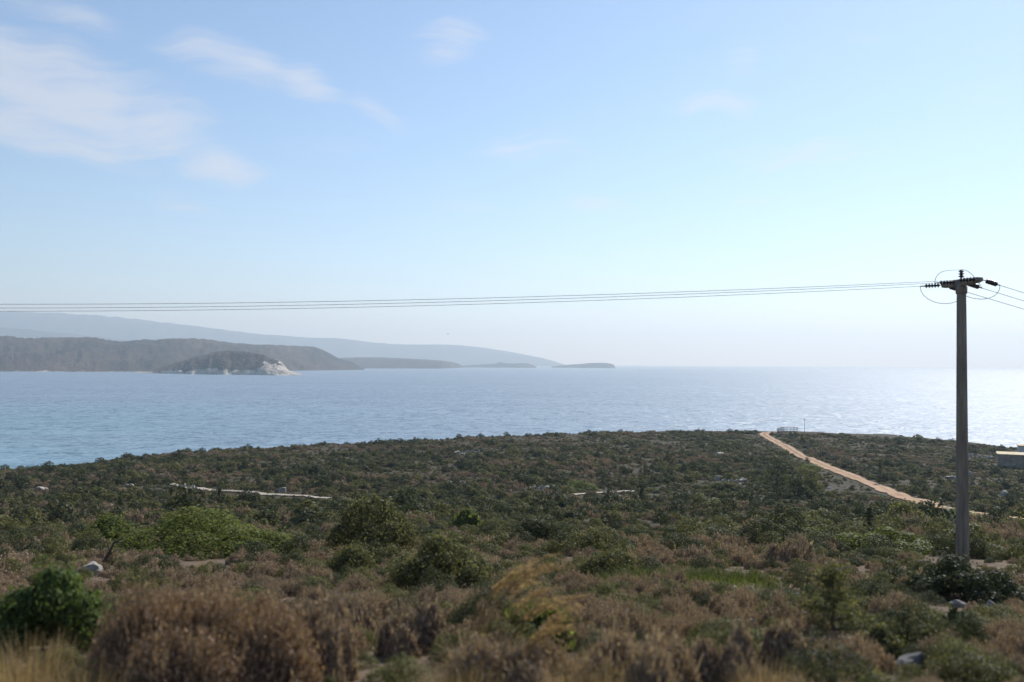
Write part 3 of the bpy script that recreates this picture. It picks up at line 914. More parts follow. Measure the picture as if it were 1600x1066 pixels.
sapling('young_tree', 'thin young tree with open branches at the lower right', 1303, 1003, 118, 130, 'leafy', 41, needles=2400)
sapling('small_tree', 'dark small tree with a visible trunk left of the track', 1214, 782, 62, 72, 'dark', 42, whorls=6, needles=2600)
sapling('pointed_conifer', 'small pointed dark conifer above the dark mound', 1359, 839, 46, 24, 'dark', 43, needles=1400)
sapling('pointed_conifer', 'small dark conifer right of centre on the middle slope', 1003, 793, 30, 16, 'dark', 44, needles=700)
sapling('pointed_conifer', 'slim dark conifer below the pale path', 343, 792, 30, 12, 'dark', 45, needles=600)
sapling('pointed_conifer', 'slim dark conifer between track and building', 1375, 757, 38, 12, 'dark', 46, needles=500, whorls=8)
sapling('pointed_conifer', 'small dark conifer above the wide bright shrub', 187, 806, 30, 16, 'dark', 47, needles=600)

# leaning bare trunk
p, d = hit(157, 886)
root = empty('dead_tree', (p[0], p[1], p[2] - 0.05))
s = d / F_PX
V, F = merge([tube([(0, 0, 0), (6 * s, 0, 12 * s), (14 * s, 0, 26 * s), (20 * s, .0, 40 * s), (32 * s, 0.1, 47 * s)], [3.2 * s, 2.8 * s, 2.4 * s, 1.7 * s, .8 * s], 7)])
mesh_obj('trunk', V, F, M['bark'], root)
V, F = merge([tube([(14 * s, 0, 26 * s), (8 * s, .1, 38 * s), (-2 * s, .1, 44 * s)], [1.3 * s, .9 * s, .4 * s], 5), tube([(20 * s, 0, 40 * s), (36 * s, -.1, 42 * s), (50 * s, -.1, 40 * s)], [1.1 * s, .8 * s, .4 * s], 5),
              tube([(10 * s, 0, 19 * s), (22 * s, .1, 28 * s), (30 * s, .1, 29 * s)], [1.0 * s, .7 * s, .3 * s], 5)])
mesh_obj('branch', V, F, M['bark'], root)
tag(root, 'bare dark leaning trunk beside the grey boulder', 'tree')
keep_clear(p[0], p[1], 0.5)


# golden plume grass
def plume_grass(label, px, py, tips, seed, dist):
    r0 = ray(px, py) * dist
    base = np.array([r0[0], r0[1], float(hgt(r0[0], r0[1]))])
    root = empty('plume_grass', tuple(base))
    rng = np.random.default_rng(seed)
    stems, c, tvec = [], [], []
    for (tx, ty) in tips:
        for q in range(4):
            e = CP + ray(tx + rng.normal(0, 9), ty + rng.normal(0, 7)) * (dist + rng.normal(0, 0.15)) - base
            b = np.array([rng.normal(0, .06), rng.normal(0, .06), 0])
            pts = []
            for s_ in np.linspace(0, 1, 9):
                pts.append(b + np.array([e[0] * s_ ** 1.9, e[1] * s_ ** 1.5, e[2] * (1 - (1 - s_) ** 1.7)]))
            stems.append(tube(pts, list(np.linspace(0.006, 0.0025, 9)), 4))
            P = np.array(pts)
            for i in range(70):
                s_ = rng.uniform(0.62, 1.0); k = s_ * 8; i0 = min(int(k), 7); f = k - i0
                dirn = unit(P[i0 + 1] - P[i0])
                cc_ = P[i0] * (1 - f) + P[i0 + 1] * f + rng.normal(size=3) * 0.012 * (1.15 - abs(s_ - 0.8) * 2.4)
                c.append(cc_); tvec.append(unit(dirn + rng.normal(size=3) * 0.35))
    V, F = merge(stems)
    mesh_obj('stalk', V, F, M['straw'], root)
    c = np.array(c); tv = np.array(tvec)
    bn = unit(np.cross(tv, rng.normal(size=tv.shape)))
    L = rng.uniform(0.012, 0.03, len(c))
    V, F = quads(c, tv * L[:, None], bn * (L * 0.22)[:, None])
    mesh_obj('plume', V, F, M['plume'], root)
    V, F = gen_grass(rng, 260, 0.45, 0.004, 0.5, lean=(0.35, 0), base=0.16)
    mesh_obj('blades', V, F, M['straw'], root)
    tag(root, label, 'grass')
    keep_clear(base[0], base[1], 0.25)


plume_grass('tall golden grass with the highest plumes bending right', 735, 1030, [(868, 882), (815, 900), (840, 888)], 3, 8.6)
plume_grass('golden grass plumes bending right over the yellow green bush', 770, 1050, [(905, 930), (850, 918), (880, 938)], 4, 8.2)
plume_grass('lowest golden grass plumes arching right in front', 800, 1066, [(912, 966), (868, 978), (890, 970)], 5, 7.8)


def hero_tuft(label, px, py, hpx, dist, n, seed, width=0.004, mat='straw', spread=0.5, name='dry_grass_clump'):
    r0 = ray(px, py) * dist
    b = (r0[0], r0[1], float(hgt(r0[0], r0[1])))
    hh = hpx * dist / F_PX
    V, F = gen_grass(np.random.default_rng(seed), n, hh, width, spread * hh, base=0.35 * hh + 0.1)
    o = mesh_obj(name, V, F, M[mat], loc=b)
    tag(o, label, 'grass')


hero_tuft('dry straw grass at the lower left corner', 40, 1090, 130, 7.6, 700, 61)
hero_tuft('dry straw grass between the lower left corner and the rusty shrub', 135, 1095, 110, 7.2, 600, 62)
hero_tuft('dry straw grass at the bottom edge beside the tan shrubs', 720, 1095, 95, 7.2, 500, 63)
hero_tuft('dry straw grass at the bottom edge between the tan shrubs', 915, 1098, 110, 7.0, 600, 64)
hero_tuft('dry straw grass at the bottom edge right of the dark brown shrub', 1205, 1090, 85, 7.5, 500, 65)
for i, (px, lab) in enumerate([(1010, 'patch of short green grass at the left end of the bare strip'), (1075, 'patch of short green grass along the middle of the bare strip'), (1150, 'patch of short green grass at the right end of the bare strip')]):
    p, d = hit(px, 915)
    V, F = gen_grass(np.random.default_rng(80 + i), 900, 0.34, 0.008, 0.2, base=1.0)
    V[:, 0] *= 1.1
    o = mesh_obj('green_grass_patch', V, F, M['greengrass'], loc=tuple(p)); tag(o, lab, 'grass')
    keep_clear(p[0], p[1], 0.6)

# ------------------------------------------------------------------ rocks
_rock_cache = {}


def rock_mesh(seed, mat):
    if (seed, mat) in _rock_cache: return _rock_cache[seed, mat]
    bm = bmesh.new(); bmesh.ops.create_icosphere(bm, subdivisions=3, radius=1.0)
    rng = np.random.default_rng(seed + 900)
    pl = unit(rng.normal(size=(16, 3))); off = rng.uniform(0.42, 0.85, 16)
    for v in bm.verts:
        c = np.array(v.co)
        for n_, o_ in zip(pl, off):                 # chop flat facets
            e = c @ n_ - o_
            if e > 0: c = c - n_ * e * 0.93
        k = 1 + 0.42 * (float(fbm(c[0] * 2.6 + c[2] * 1.7 + seed, c[1] * 2.6 - c[2] * 1.1, 4, seed, 0.6)) - 0.5) * 2
        v.co = Vector(c * k)
    me = bpy.data.meshes.new('rock_mesh'); bm.to_mesh(me); bm.free()
    me.materials.append(M[mat])
    _rock_cache[seed, mat] = me
    return me


def rock(label, px, py, wpx, hpx, mat='stone', seed=0, group=None, rz=None, name='boulder'):
    p, d = hit(px, py)
    wd, hh = wpx * d / F_PX, hpx * d / F_PX
    o = bpy.data.objects.new(name, rock_mesh(seed % 7, mat))
    wd *= 0.8 if d > 60 else 0.85
    hh *= 0.85 if d > 60 else 0.78
    o.location = (p[0], p[1] + wd * 0.3, p[2] + hh * 0.12)
    o.scale = (wd / 1.6, wd / 1.9, hh / 1.1)
    o.rotation_euler = (0, 0, rz if rz is not None else (seed * 1.7) % 6.28)
    o.rotation_euler.z = 0 if wd > hh * 2.2 else o.rotation_euler.z
    o.rotation_euler.x, o.rotation_euler.y = 0.35 * math.sin(seed * 2.3), 0.3 * math.cos(seed * 3.1)
    link(o)
    tag(o, label, 'rock', group)
    keep_clear(o.location.x, o.location.y, wd * 0.45)
    k_ = 1 - (wd * 0.75 + (0.5 if d < 60 else 1.6)) / d            # open ground on the rock's near side
    keep_clear(o.location.x * k_, o.location.y * k_, wd * 0.34 + (0.05 if d < 60 else 0.4))
    return o


for i, q in enumerate([
        ('pale limestone boulder at the left edge of the picture', 6, 860, 42, 26, 'stone'),
        ('round grey boulder left of the leaning bare trunk', 138, 900, 46, 22, 'stone'),
        ('grey limestone boulder above the tan shrub near the bottom', 1167, 984, 48, 22, 'stone'),
        ('low lichen covered boulder near the bottom right', 1434, 1048, 60, 32, 'greystone'),
        ('pale boulder left of the round dark one by the right edge', 1503, 950, 34, 15, 'stone'),
        ('round dark grey boulder by the right edge', 1553, 953, 28, 22, 'greystone'),
        ('pale upright rock just above the narrow pale path', 440, 771, 16, 12, 'stone'),
        ('pale rock at the left end of the narrow path', 292, 763, 26, 12, 'stone'),
        ('long pale rock outcrop left of the small dark tree', 1142, 754, 50, 13, 'stone'),
        ('shorter pale rock beside the long outcrop', 1168, 762, 30, 9, 'stone'),
        ('flat pale slab near the ridge at the picture middle', 731, 710, 40, 10, 'stone'),
        ('pale rocks ledge left of the round green bush', 846, 763, 52, 9, 'stone'),
        ('small pale ledge above the first path strip end', 716, 755, 30, 7, 'stone'),
        ('white stone left of the dark flat-topped mound', 1292, 863, 16, 7, 'stone'),
        ('second white stone left of the dark flat-topped mound', 1306, 868, 14, 7, 'stone'),
        ('third white stone left of the dark flat-topped mound', 1317, 873, 13, 6, 'stone'),
        ('small white stone alone in the brown scrub', 1299, 912, 9, 6, 'stone'),
        ('small white stone behind the thin young tree', 1308, 934, 11, 7, 'stone'),
        ('pale flat stone left of the thin young tree', 1250, 932, 18, 7, 'stone'),
        ('small white stone left of the pale boulder', 1447, 948, 10, 9, 'stone'),
        ('pale rock strip below the building', 1522, 716, 30, 9, 'stone'),
        ('pale rock next to the strip below the building', 1546, 717, 22, 8, 'stone'),
        ('pale block right of the pole below the building', 1516, 745, 16, 11, 'stone'),
        ('flat pale rock right of the pole on the slope', 1532, 757, 40, 7, 'stone'),
        ('pale rock between the pole and the track', 1487, 749, 22, 8, 'stone'),
        ('pale rock by the right edge of the picture', 1573, 776, 22, 10, 'stone'),
        ('pale bare ledge along the green grass strip', 1150, 922, 70, 7, 'stone'),
        ('pale stone right of the bare ledge', 1254, 930, 16, 6, 'stone'),
        ('pale stone beside the pole base', 1483, 849, 12, 10, 'stone'),
        ('grey stone under the vivid green bush', 714, 838, 26, 9, 'greystone'),
        ('pale stone beside the dark mound far left slope', 1127, 712, 20, 7, 'stone'),
        ('pale roadside stone below the track bend', 1236, 712, 5, 4, 'stone'),
        ('second pale roadside stone below the track bend', 1258, 722, 6, 4, 'stone'),
        ('pale stone at the lower side of the wide track section', 1298, 764, 14, 5, 'stone'),
        ('pale stones on the far left slope', 60, 767, 24, 7, 'stone'),
        ('pale stones beside those on the far left slope', 200, 760, 18, 6, 'stone'),
        ('pale stone in the scrub right of the wide bright shrub', 400, 836, 13, 6, 'stone')]):
    if q[3] >= 26 and q[4] <= 14 and q[5] == 'stone':            # ledges break up into stones
        rr_ = np.random.default_rng(i)
        ncl = 5 if q[3] >= 40 else 4
        for c_ in range(ncl):
            rock('pale stone of the ledge, ' + ('the leftmost' if c_ == 0 else 'the rightmost' if c_ == ncl - 1 else 'number %s from the left' % ('two', 'three', 'four')[c_ - 1]) + ': ' + ' '.join(q[0].split()[-6:]),
                 q[1] + q[3] * ((c_ + .5) / ncl - .5) + rr_.normal(0, 1), q[2] + rr_.normal(0, 1.2), q[3] / ncl * rr_.uniform(0.9, 1.7), q[4] * rr_.uniform(0.5, 0.95), q[5], int(rr_.integers(0, 7)), 'ledge stones')
        continue
    rock(q[0], q[1], q[2], q[3], q[4], q[5], i + 3)

# ------------------------------------------------------------------ pole and wires
PB, PD_ = hit(1504, 871)
PB = at(1504, 871, 32.0); PB[2] = float(hgt(PB[0], PB[1]))
H_POLE = float(at(1497, 441, 32.0)[2] - PB[2])
pole = empty('utility_pole', (PB[0], PB[1], PB[2]))
tag(pole, 'tapered grey concrete power pole with crossarm and insulators', 'utility pole')
lean = np.array([0.03, 0.0])
zs = np.linspace(-0.6, H_POLE - 0.02, 14)
V, F = tube([(lean[0] * z / H_POLE, 0, z) for z in zs], [0.222 - 0.068 * max(z, 0) / H_POLE for z in zs], 24)
mesh_obj('shaft', V, F, M['pole'], pole, smooth=True)
top = Vector((lean[0], 0, H_POLE))
adir = Vector((0.04, -1.0, 0)).normalized()        # crossarm: its near end to the right
AL = 1.28
# crossarm: concrete beam, deeper in the middle, with rounded ends
rows = []
for s_ in np.linspace(-1, 1, 13):
    k = 1.0 - 0.32 * abs(s_)
    if abs(s_) > 0.97: k *= 0.75
    rows.append((s_ * AL, 0.115 * k, 0.145 * k))
side = Vector((-adir.y, adir.x, 0))
V, F = [], []
ns = 12
for (s_, wy, wz) in rows:
    for q in range(ns):
        a = 2 * math.pi * (q + .5) / ns
        ca, sa = math.cos(a), math.sin(a)
        ex = lambda v: math.copysign(abs(v) ** 0.55, v)
        V.append(top + adir * s_ + side * (wy * ex(ca)) + Vector((0, 0, -0.02 + wz * ex(sa))))
for i in range(len(rows) - 1):
    for q in range(ns):
        F.append((i * ns + q, i * ns + (q + 1) % ns, (i + 1) * ns + (q + 1) % ns, (i + 1) * ns + q))
F.append(tuple(range(ns - 1, -1, -1))); F.append(tuple((len(rows) - 1) * ns + q for q in range(ns)))
mesh_obj('crossarm', V, F, M['pole'], pole, smooth=False)
V, F = tube([top + Vector((0, 0, -0.42)), top + Vector((0, 0, -0.16))], [0.19, 0.20], 16)
mesh_obj('collar', V, F, M['pole'], pole, smooth=True)


def insulator(axis_pts, sheds, r_core=0.032, r_shed=0.088):
    """ribbed insulator along a straight axis"""
    a, b = Vector(axis_pts[0]), Vector(axis_pts[1])
    pts, rad = [], []
    n = sheds * 6
    for i in range(n + 1):
        q = i / n
        f = (q * sheds) % 1.0
        rr = r_core + (r_shed - r_core) * max(0.0, 1 - abs(f - 0.5) / 0.34) ** 0.6 if 0 < i < n else r_core
        pts.append(a.lerp(b, q)); rad.append(rr)
    return tube(pts, rad, 14)


# line directions: westward span along the slope, eastward span down to the buildings
wp0 = Vector(tuple(PB)) + top
WL = [at(-420, 486 + k * 5.5, 39.0) for k in range(3)]      # points well outside the picture on the west span
left_end = Vector((-44.0, 40.5, 0))
ldir = (Vector((left_end.x - wp0.x, left_end.y - wp0.y, -0.05 * (wp0.x - left_end.x)))).normalized()
rspan = Vector((80.0, 35.0, -12.0))
rdir = (rspan + Vector((0, 0, -4.0))).normalized()
flats = [(-AL * 0.93, 'far'), (0.0, 'middle'), (AL * 0.93, 'near')]
ends = {}
for (s_, nm) in flats:
    for sgn, dv in (('west', ldir), ('east', rdir)):
        start = top + adir * s_ + Vector((0, 0, 0.02 if nm == 'middle' else 0.0))
        off = (0.16 if nm != 'middle' else 0.22) + (0.16 if sgn == 'east' else 0)
        a = start + dv * off; b = a + dv * 0.52
        V, F = insulator((a, b), 5)
        si = mesh_obj('strain_insulator', V, F, M['ceramic'], pole, smooth=True)
        V, F = tube([start + dv * 0.06, a + dv * 0.02], 0.016, 6)
        mesh_obj('hanger', V, F, M['steel'], si)
        V, F = tube([b - dv * 0.02, b + dv * 0.17], [0.026, 0.020], 7)
        mesh_obj('clamp', V, F, M['wire'], si)
        ends[nm, sgn] = b + dv * 0.17
# pin insulator standing on the pole top
V, F = merge([insulator((top + Vector((0, 0, 0.16)), top + Vector((0, 0, 0.44))), 3, 0.045, 0.105), tube([top + Vector((0, 0, 0.10)), top + Vector((0, 0, 0.18))], 0.022, 8)])
mesh_obj('pin_insulator', V, F, M['ceramic'], pole, smooth=True)


def bez(a, c1, c2, b, n=18):
    return [a * (1 - q) ** 3 + c1 * 3 * q * (1 - q) ** 2 + c2 * 3 * q * q * (1 - q) + b * q ** 3 for q in np.linspace(0, 1, n)]


Z = Vector((0, 0, 1))
a, b = ends['middle', 'west'], ends['middle', 'east']
cap = top + Z * 0.45
V, F = merge([tube(bez(a, a + Z * 0.45 - ldir * 0.05, cap + ldir * 0.6 + Z * 0.02, cap), 0.010, 5), tube(bez(cap, cap + rdir * 0.35 + Z * 0.12, b - rdir * 0.25 + Z * 0.3, b), 0.010, 5)])
mesh_obj('jumper_wire', V, F, M['wire'], pole)
for nm in ('far', 'near'):
    a, b = ends[nm, 'west'], ends[nm, 'east']
    off = side * (0.0)
    V, F = tube(bez(a, a - Z * 0.75 + ldir * 0.0, b - Z * 0.75, b, 22), 0.010, 5)
    mesh_obj('jumper_wire', V, F, M['wire'], pole)

names = {'far': 'lowest', 'middle': 'middle', 'near': 'uppermost'}
for nm in ('near', 'middle', 'far'):
    a = Vector(tuple(PB)) + ends[nm, 'west']
    s_ = dict(far=-1.0, middle=0, near=1.0)[nm]
    e = Vector((left_end.x - 36, left_end.y + 4.3, 0)) + Vector((0.1, -1, 0)) * s_ * 1.25
    sag, want = 1.55, dict(near=475.5, middle=481.5, far=486.5)[nm]     # the span hangs slack; level of its far support follows
    e.z = a.z - 0.9
    for _ in range(6):
        pts = []
        for q in np.linspace(0, 1, 90):
            pt = a.lerp(e, q); pt.z -= 4 * sag * q * (1 - q)
            pts.append(pt)
        xs_, ys_, dd_ = to_px(np.array(pts))
        k_ = int(np.argmin(np.abs(xs_)))
        e.z += (ys_[k_] - want) * dd_[k_] / F_PX / (k_ / 89.0)
    V, F = tube(pts, 0.0085, 5)
    o = mesh_obj('overhead_wire', V, F, M['wire'])
    tag(o, '%s of three thin power wires running left from the pole' % names[nm], 'wire', 'overhead wires on the left of the pole')
    a = Vector(tuple(PB)) + ends[nm, 'east']
    e = a + rspan
    pts = []
    for q in np.linspace(0, 1, 50):
        pt = a.lerp(e, q); pt.z -= 4 * 0.9 * q * (1 - q)
        pts.append(pt)
    V, F = tube(pts, 0.010, 5)
    o = mesh_obj('overhead_wire', V, F, M['wire'])
    tag(o, '%s of three thin power wires dropping right from the pole' % names[nm], 'wire', 'overhead wires on the right of the pole')
keep_clear(PB[0], PB[1], 0.45)
for k_ in (1.2, 2.2, 3.2): keep_clear(PB[0] * (1 - k_ / 36), PB[1] * (1 - k_ / 36), 0.42)

# ------------------------------------------------------------------ buildings by the right edge
def house(label, corner_px, corner_py, depth, wx, wy, hh, rz, wall, seed):
    p = at(corner_px, corner_py, depth); zb = p[2]
    root = empty('flat_roofed_building', (p[0], p[1], zb), rz)
    V, F = merge([box(0, wx, 0, 0.3, -1.5, hh), box(0, wx, wy - .3, wy, -1.5, hh), box(0, .3, .3, wy - .3, -1.5, hh), box(wx - .3, wx, .3, wy - .3, -1.5, hh)])
    mesh_obj('wall', V, F, M[wall], root)
    V, F = box(-0.25, wx + .25, -0.25, wy + .25, hh + 0.003, hh + 0.22)
    mesh_obj('roof', V, F, M['roofslab'], root)
    tag(root, label, 'building')
    keep_clear(p[0] + wx / 2, p[1] + wy / 2, max(wx, wy) * 0.55)


house('low grey building with sunlit flat roof at the right edge', 1560, 728, 238, 13.0, 7.5, 3.0, R(-26), 'plaster', 1)
house('pale building half hidden behind the grey one at the right edge', 1592, 706, 285, 12.0, 7.0, 1.8, R(-26), 'render_white', 2)
hero('leafy_bush', 'dark bush on the skyline at the very right edge', 1602, 697, 16, 11, 'dark', n=500, seed=91, lobes=5)

# ------------------------------------------------------------------ fence beside the track, railing and far posts
def fence(label, pts, n, hh, post_mat, name='wire_fence', rails=3, wire_r=0.012, post_r=0.05):
    P = np.array([hit(*q)[0] for q in pts])
    tt = np.concatenate([[0], np.cumsum(np.hypot(*np.diff(P[:, :2], axis=0).T))])
    s = np.linspace(0, tt[-1], n)
    X, Y = np.interp(s, tt, P[:, 0]), np.interp(s, tt, P[:, 1])
    Zz = hgt(X, Y)
    root = empty(name, (X[0], Y[0], Zz[0]))
    V, F = tube([(0, 0, -0.3), (0, 0, hh)], post_r, 7)
    me = mesh_data('post', V, F, M[post_mat])
    for x, y, z in zip(X, Y, Zz):
        o = bpy.data.objects.new('post', me); o.location = (x - X[0], y - Y[0], z - Zz[0]); link(o, root)
    for k in range(rails):
        q = hh * (0.95 - 0.8 * k / max(rails - 1, 1))
        V, F = tube([(x - X[0], y - Y[0], z - Zz[0] + q) for x, y, z in zip(X, Y, Zz)], wire_r, 5)
        mesh_obj('rail' if wire_r > 0.02 else 'strand', V, F, M[post_mat if wire_r > 0.02 else 'wire'], root)
    tag(root, label, 'fence')


fence('dark post and wire fence along the right side of the track', [(1214, 678), (1226, 684), (1243, 693), (1262, 703), (1290, 716), (1330, 731), (1380, 752)], 44, 1.7, 'darkwood', rails=5, wire_r=0.015, post_r=0.06)
fence('short dark railing on the ridge where the track ends', [(1214, 677), (1226, 675), (1246, 675.5)], 22, 1.9, 'darkwood', name='railing', rails=3, wire_r=0.06, post_r=0.07)
p = at(1257, 674, 338); p[2] = float(hgt(p[0], p[1]))
V, F = merge([tube([(0, 0, -0.5), (0, 0, 5.4)], [0.10, 0.07], 8), tube([(-0.5, 0, 5.0), (0.5, 0, 5.0)], 0.05, 6)])
o = mesh_obj('thin_mast', V, F, M['darkwood'], loc=tuple(p)); tag(o, 'thin dark mast standing on the ridge against the sea', 'mast')

# a bird over the bay
bp = at(700, 522, 260)
V = [(0, -.35, 0), (0, .45, 0), (.09, 0, .02), (-.09, 0, .02), (.75, .05, .22), (.72, -.12, .20), (-.75, .05, .22), (-.72, -.12, .20), (1.25, -.12, .14), (-1.25, -.12, .14), (0, 0, -.09), (0, 0, .10)]
F = [(0, 2, 11), (0, 11, 3), (1, 11, 2), (1, 3, 11), (0, 10, 2), (0, 3, 10), (1, 2, 10), (1, 10, 3), (2, 5, 4), (5, 8, 4), (3, 6, 7), (7, 6, 9), (0, 5, 2), (0, 3, 7)]
o = mesh_obj('bird', V, F, M['feather'], loc=tuple(bp)); o.rotation_euler = (0.1, 0.2, R(70)); o.scale = (0.6, 0.6, 0.6)
tag(o, 'tiny dark bird gliding above the far mountains', 'bird')

# ------------------------------------------------------------------ the scrub
rng = np.random.default_rng(2024)


def scatter_points():
    out = []
    half = R(37)
    for (r0, r1, dens) in [(3.2, 14, 6.0), (14, 26, 4.2), (26, 45, 2.2), (45, 75, 1.15), (75, 120, 0.85), (120, 180, 0.85), (180, 250, 0.80), (250, 352, 0.66)]:
        n = int(half * (r1 ** 2 - r0 ** 2) * dens)
        r = np.sqrt(rng.uniform(r0 ** 2, r1 ** 2, n)); a = rng.uniform(-half, half, n)
        out.append(np.stack([r * np.sin(a), r * np.cos(a)], -1))
    return np.concatenate(out)


XY = scatter_points()
X, Y = XY.T
D = np.hypot(X, Y)
n1 = fbm(X / 16, Y / 16, 3, 71); n2 = fbm(X / 5, Y / 5, 3, 72); n3 = fbm(X / 40, Y / 40, 3, 73)
pb = np.interp(D, [0, 14, 32, 45, 65, 100, 160, 350], [0.68, 0.68, 0.58, 0.39, 0.28, 0.26, 0.31, 0.34])
pl = np.interp(D, [0, 14, 32, 45, 65, 100, 160, 350], [0.16, 0.16, 0.22, 0.37, 0.43, 0.42, 0.35, 0.33])
pg = np.interp(D, [0, 14, 32, 60, 100, 350], [0.09, 0.09, 0.06, 0.05, 0.03, 0.02])
pd = 1 - pb - pl - pg
shift = np.clip(((n1 - 0.5) * 5.5 + (n3 - 0.5) * 3.0) * np.interp(D, [10, 40], [0.5, 1.0]), -0.95, 0.95)
lush = fbm(X / 8, Y / 8, 3, 75)
pb2 = pb * np.where(shift < 0, 1 - 0.0 * shift - shift * 0.9, 1 - shift * 0.85)
pl2 = pl * np.where(shift > 0, 1 + shift * 1.2, 1 + shift * 0.75)
pd2 = pd * (1 + shift * 0.7) * (0.6 + 0.8 * n2)
tot = pb2 + pl2 + pd2 + pg
u = rng.uniform(0, 1, len(X)) * tot
kind = np.where(u < pb2, 0, np.where(u < pb2 + pl2, 1, np.where(u < pb2 + pl2 + pd2, 2, 3)))
g = rng.uniform(0, 1, len(X))
grow = np.interp(D, [0, 15, 35, 60, 120, 350], [0.62, 0.75, 0.95, 1.12, 1.32, 1.45])
big = (rng.uniform(0, 1, len(X)) < 0.05) & (D > 28) & (kind != 3)
rad = np.where(big, 1.8, 1.0) * np.select([kind == 0, kind == 1, kind == 2, kind == 3], [0.28 + 0.38 * g ** 1.3, 0.33 + 0.68 * g ** 1.9, 0.32 + 0.66 * g ** 2.1, 0.22 + 0.25 * g]) * grow
rad *= np.where(D > 20, np.clip(0.45 + (lush - 0.28) * 2.0, 0.5, 1.5), 1.0)
rad *= np.where((kind == 1) | (kind == 2), np.interp(D, [0, 22, 38, 55], [0.68, 0.75, 0.95, 1.0]), 1.0)
ht = rad * rng.uniform(0.65, 1.1, len(X)) * np.interp(D, [200, 290], [1.0, 0.72]) * np.where(kind == 2, 1.15, 1.0) * np.where(kind == 3, 1.1, 1.0)
ok = np.ones(len(X), bool)
for (mx, my, mr) in TREE_MASKS:
    ok &= (X - mx) ** 2 + (Y - my) ** 2 > (mr + rad * 0.6) ** 2
for line, wd in ((track, 2.0), (path, 0.4), (path2, 0.2)):
    dist = np.full(len(X), 1e9); ld = np.zeros(len(X))
    for q in line[::2]:
        e2 = (X - q[0]) ** 2 + (Y - q[1]) ** 2
        ld = np.where(e2 < dist, math.hypot(*q), ld); dist = np.minimum(dist, e2)
    nearr = np.sqrt(dist)
    ok &= nearr > wd + rad * 0.75
    # keep plants low just in front of the track so that it stays in view
    soft = np.where(D < ld, np.interp(nearr - wd, [0, 3.5, 12], [0.42, 0.55, 1.0]), 1.0)
    rad = rad * (0.4 + 0.6 * soft); ht = ht * soft
bare = (fbm(X / 3.2, Y / 3.2, 3, 99) > 0.66) & (D > 22)
ok &= ~bare
ok &= hgt(X, Y) > 1.0
ok &= ~((D < 5.2))
X, Y, D, kind, rad, ht, g = (q[ok] for q in (X, Y, D, kind, rad, ht, g))
Zg = hgt(X, Y)
N = len(X)
rz = rng.uniform(0, 2 * math.pi, N)
var = rng.integers(0, 5, N)
lod = np.where(D < 20, 0, np.where(D < 70, 1, 2))

# which of them does the picture show largest? a coarse near-to-far visibility count
SXp, SYp, dep = to_px(np.stack([X, Y, Zg + ht * 0.5], -1))
BW, BH = 800, 533
buf = np.zeros((BH, BW), bool)
vis = np.zeros(N, int)
for i in np.argsort(D):
    cx, cy_ = SXp[i] / 2, SYp[i] / 2
    rx, ry = rad[i] * F_PX / dep[i] / 2, ht[i] * 0.55 * F_PX / dep[i] / 2
    x0, x1, y0, y1 = int(max(cx - rx, 0)), int(min(cx + rx + 1, BW)), int(max(cy_ - ry, 0)), int(min(cy_ + ry + 1, BH))
    if x1 <= x0 or y1 <= y0: continue
    sub = buf[y0:y1, x0:x1]
    vis[i] = sub.size - int(sub.sum())
    sub[:] = True
KN = ['cushion_shrub', 'leafy_shrub', 'evergreen_shrub', 'dry_grass_tuft']
LAB = {'cushion_shrub': ('dry brown cushion shrub', 'shrub'), 'leafy_shrub': ('olive green leafy shrub', 'shrub'),
       'evergreen_shrub': ('dark evergreen shrub', 'shrub'), 'dry_grass_tuft': ('tuft of dry straw grass', 'grass')}


MARKS = [(285, 835, 'wide bright green shrub'), (145, 888, 'round grey boulder'), (8, 850, 'pale edge boulder'), (45, 950, 'green roadside bush'), (305, 990, 'large rusty shrub'), (490, 1010, 'greyish dry shrub'),
         (638, 995, 'round grey brown shrub'), (815, 1050, 'tan shrub under the plumes'), (1010, 1045, 'second tan shrub'), (1150, 1040, 'dark brown dry shrub'), (838, 985, 'yellow green bush'), (860, 905, 'golden plumes'),
         (690, 885, 'yellowish leafy bush'), (578, 820, 'tall olive bush'), (733, 815, 'vivid green bush'), (842, 830, 'dark leafy bush'), (955, 880, 'bush beside the plumes'), (1085, 905, 'green grass strip'), (1167, 973, 'grey limestone boulder'),
         (1303, 950, 'thin young tree'), (1380, 1005, 'brown green bush'), (1434, 1032, 'lichen boulder'), (1504, 985, 'blackish bush'), (1553, 942, 'round dark boulder'), (1535, 910, 'dark bush below the pole'), (1504, 860, 'concrete pole base'),
         (1393, 850, 'dark flat-topped mound'), (1359, 815, 'pointed conifer'), (1240, 830, 'light green low shrub'), (1214, 750, 'small tree with trunk'), (1142, 748, 'pale outcrop'), (906, 760, 'round bush by the path'), (410, 772, 'narrow pale path'),
         (493, 737, 'dark round far bush'), (731, 705, 'flat pale slab'), (1200, 676, 'track on the ridge'), (1320, 740, 'bend of the dirt track'), (1450, 790, 'lower end of the dirt track'), (1580, 715, 'grey building'), (200, 760, 'pale far stones'),
         (600, 700, 'low headland'), (950, 685, 'islets'), (300, 715, 'white cape'), (60, 745, 'hidden shore'), (1050, 800, 'middle slope conifer'), (430, 845, 'trailing green shrub')]
MKP = np.array([(a_, b_) for a_, b_, _ in MARKS], float)


def where(x, y):
    dxy = MKP - np.array([x, y]); dd = np.hypot(dxy[:, 0], dxy[:, 1] * 1.6)
    k = int(np.argmin(dd)); ux, uy = -dxy[k]
    rel = ('just ' if dd[k] < 38 else '') + ('above' if uy < 0 else 'below') if abs(uy) * 1.6 > abs(ux) else ('just ' if dd[k] < 38 else '') + ('left of' if ux < 0 else 'right of')
    return '%s the %s' % (rel, MARKS[k][2])


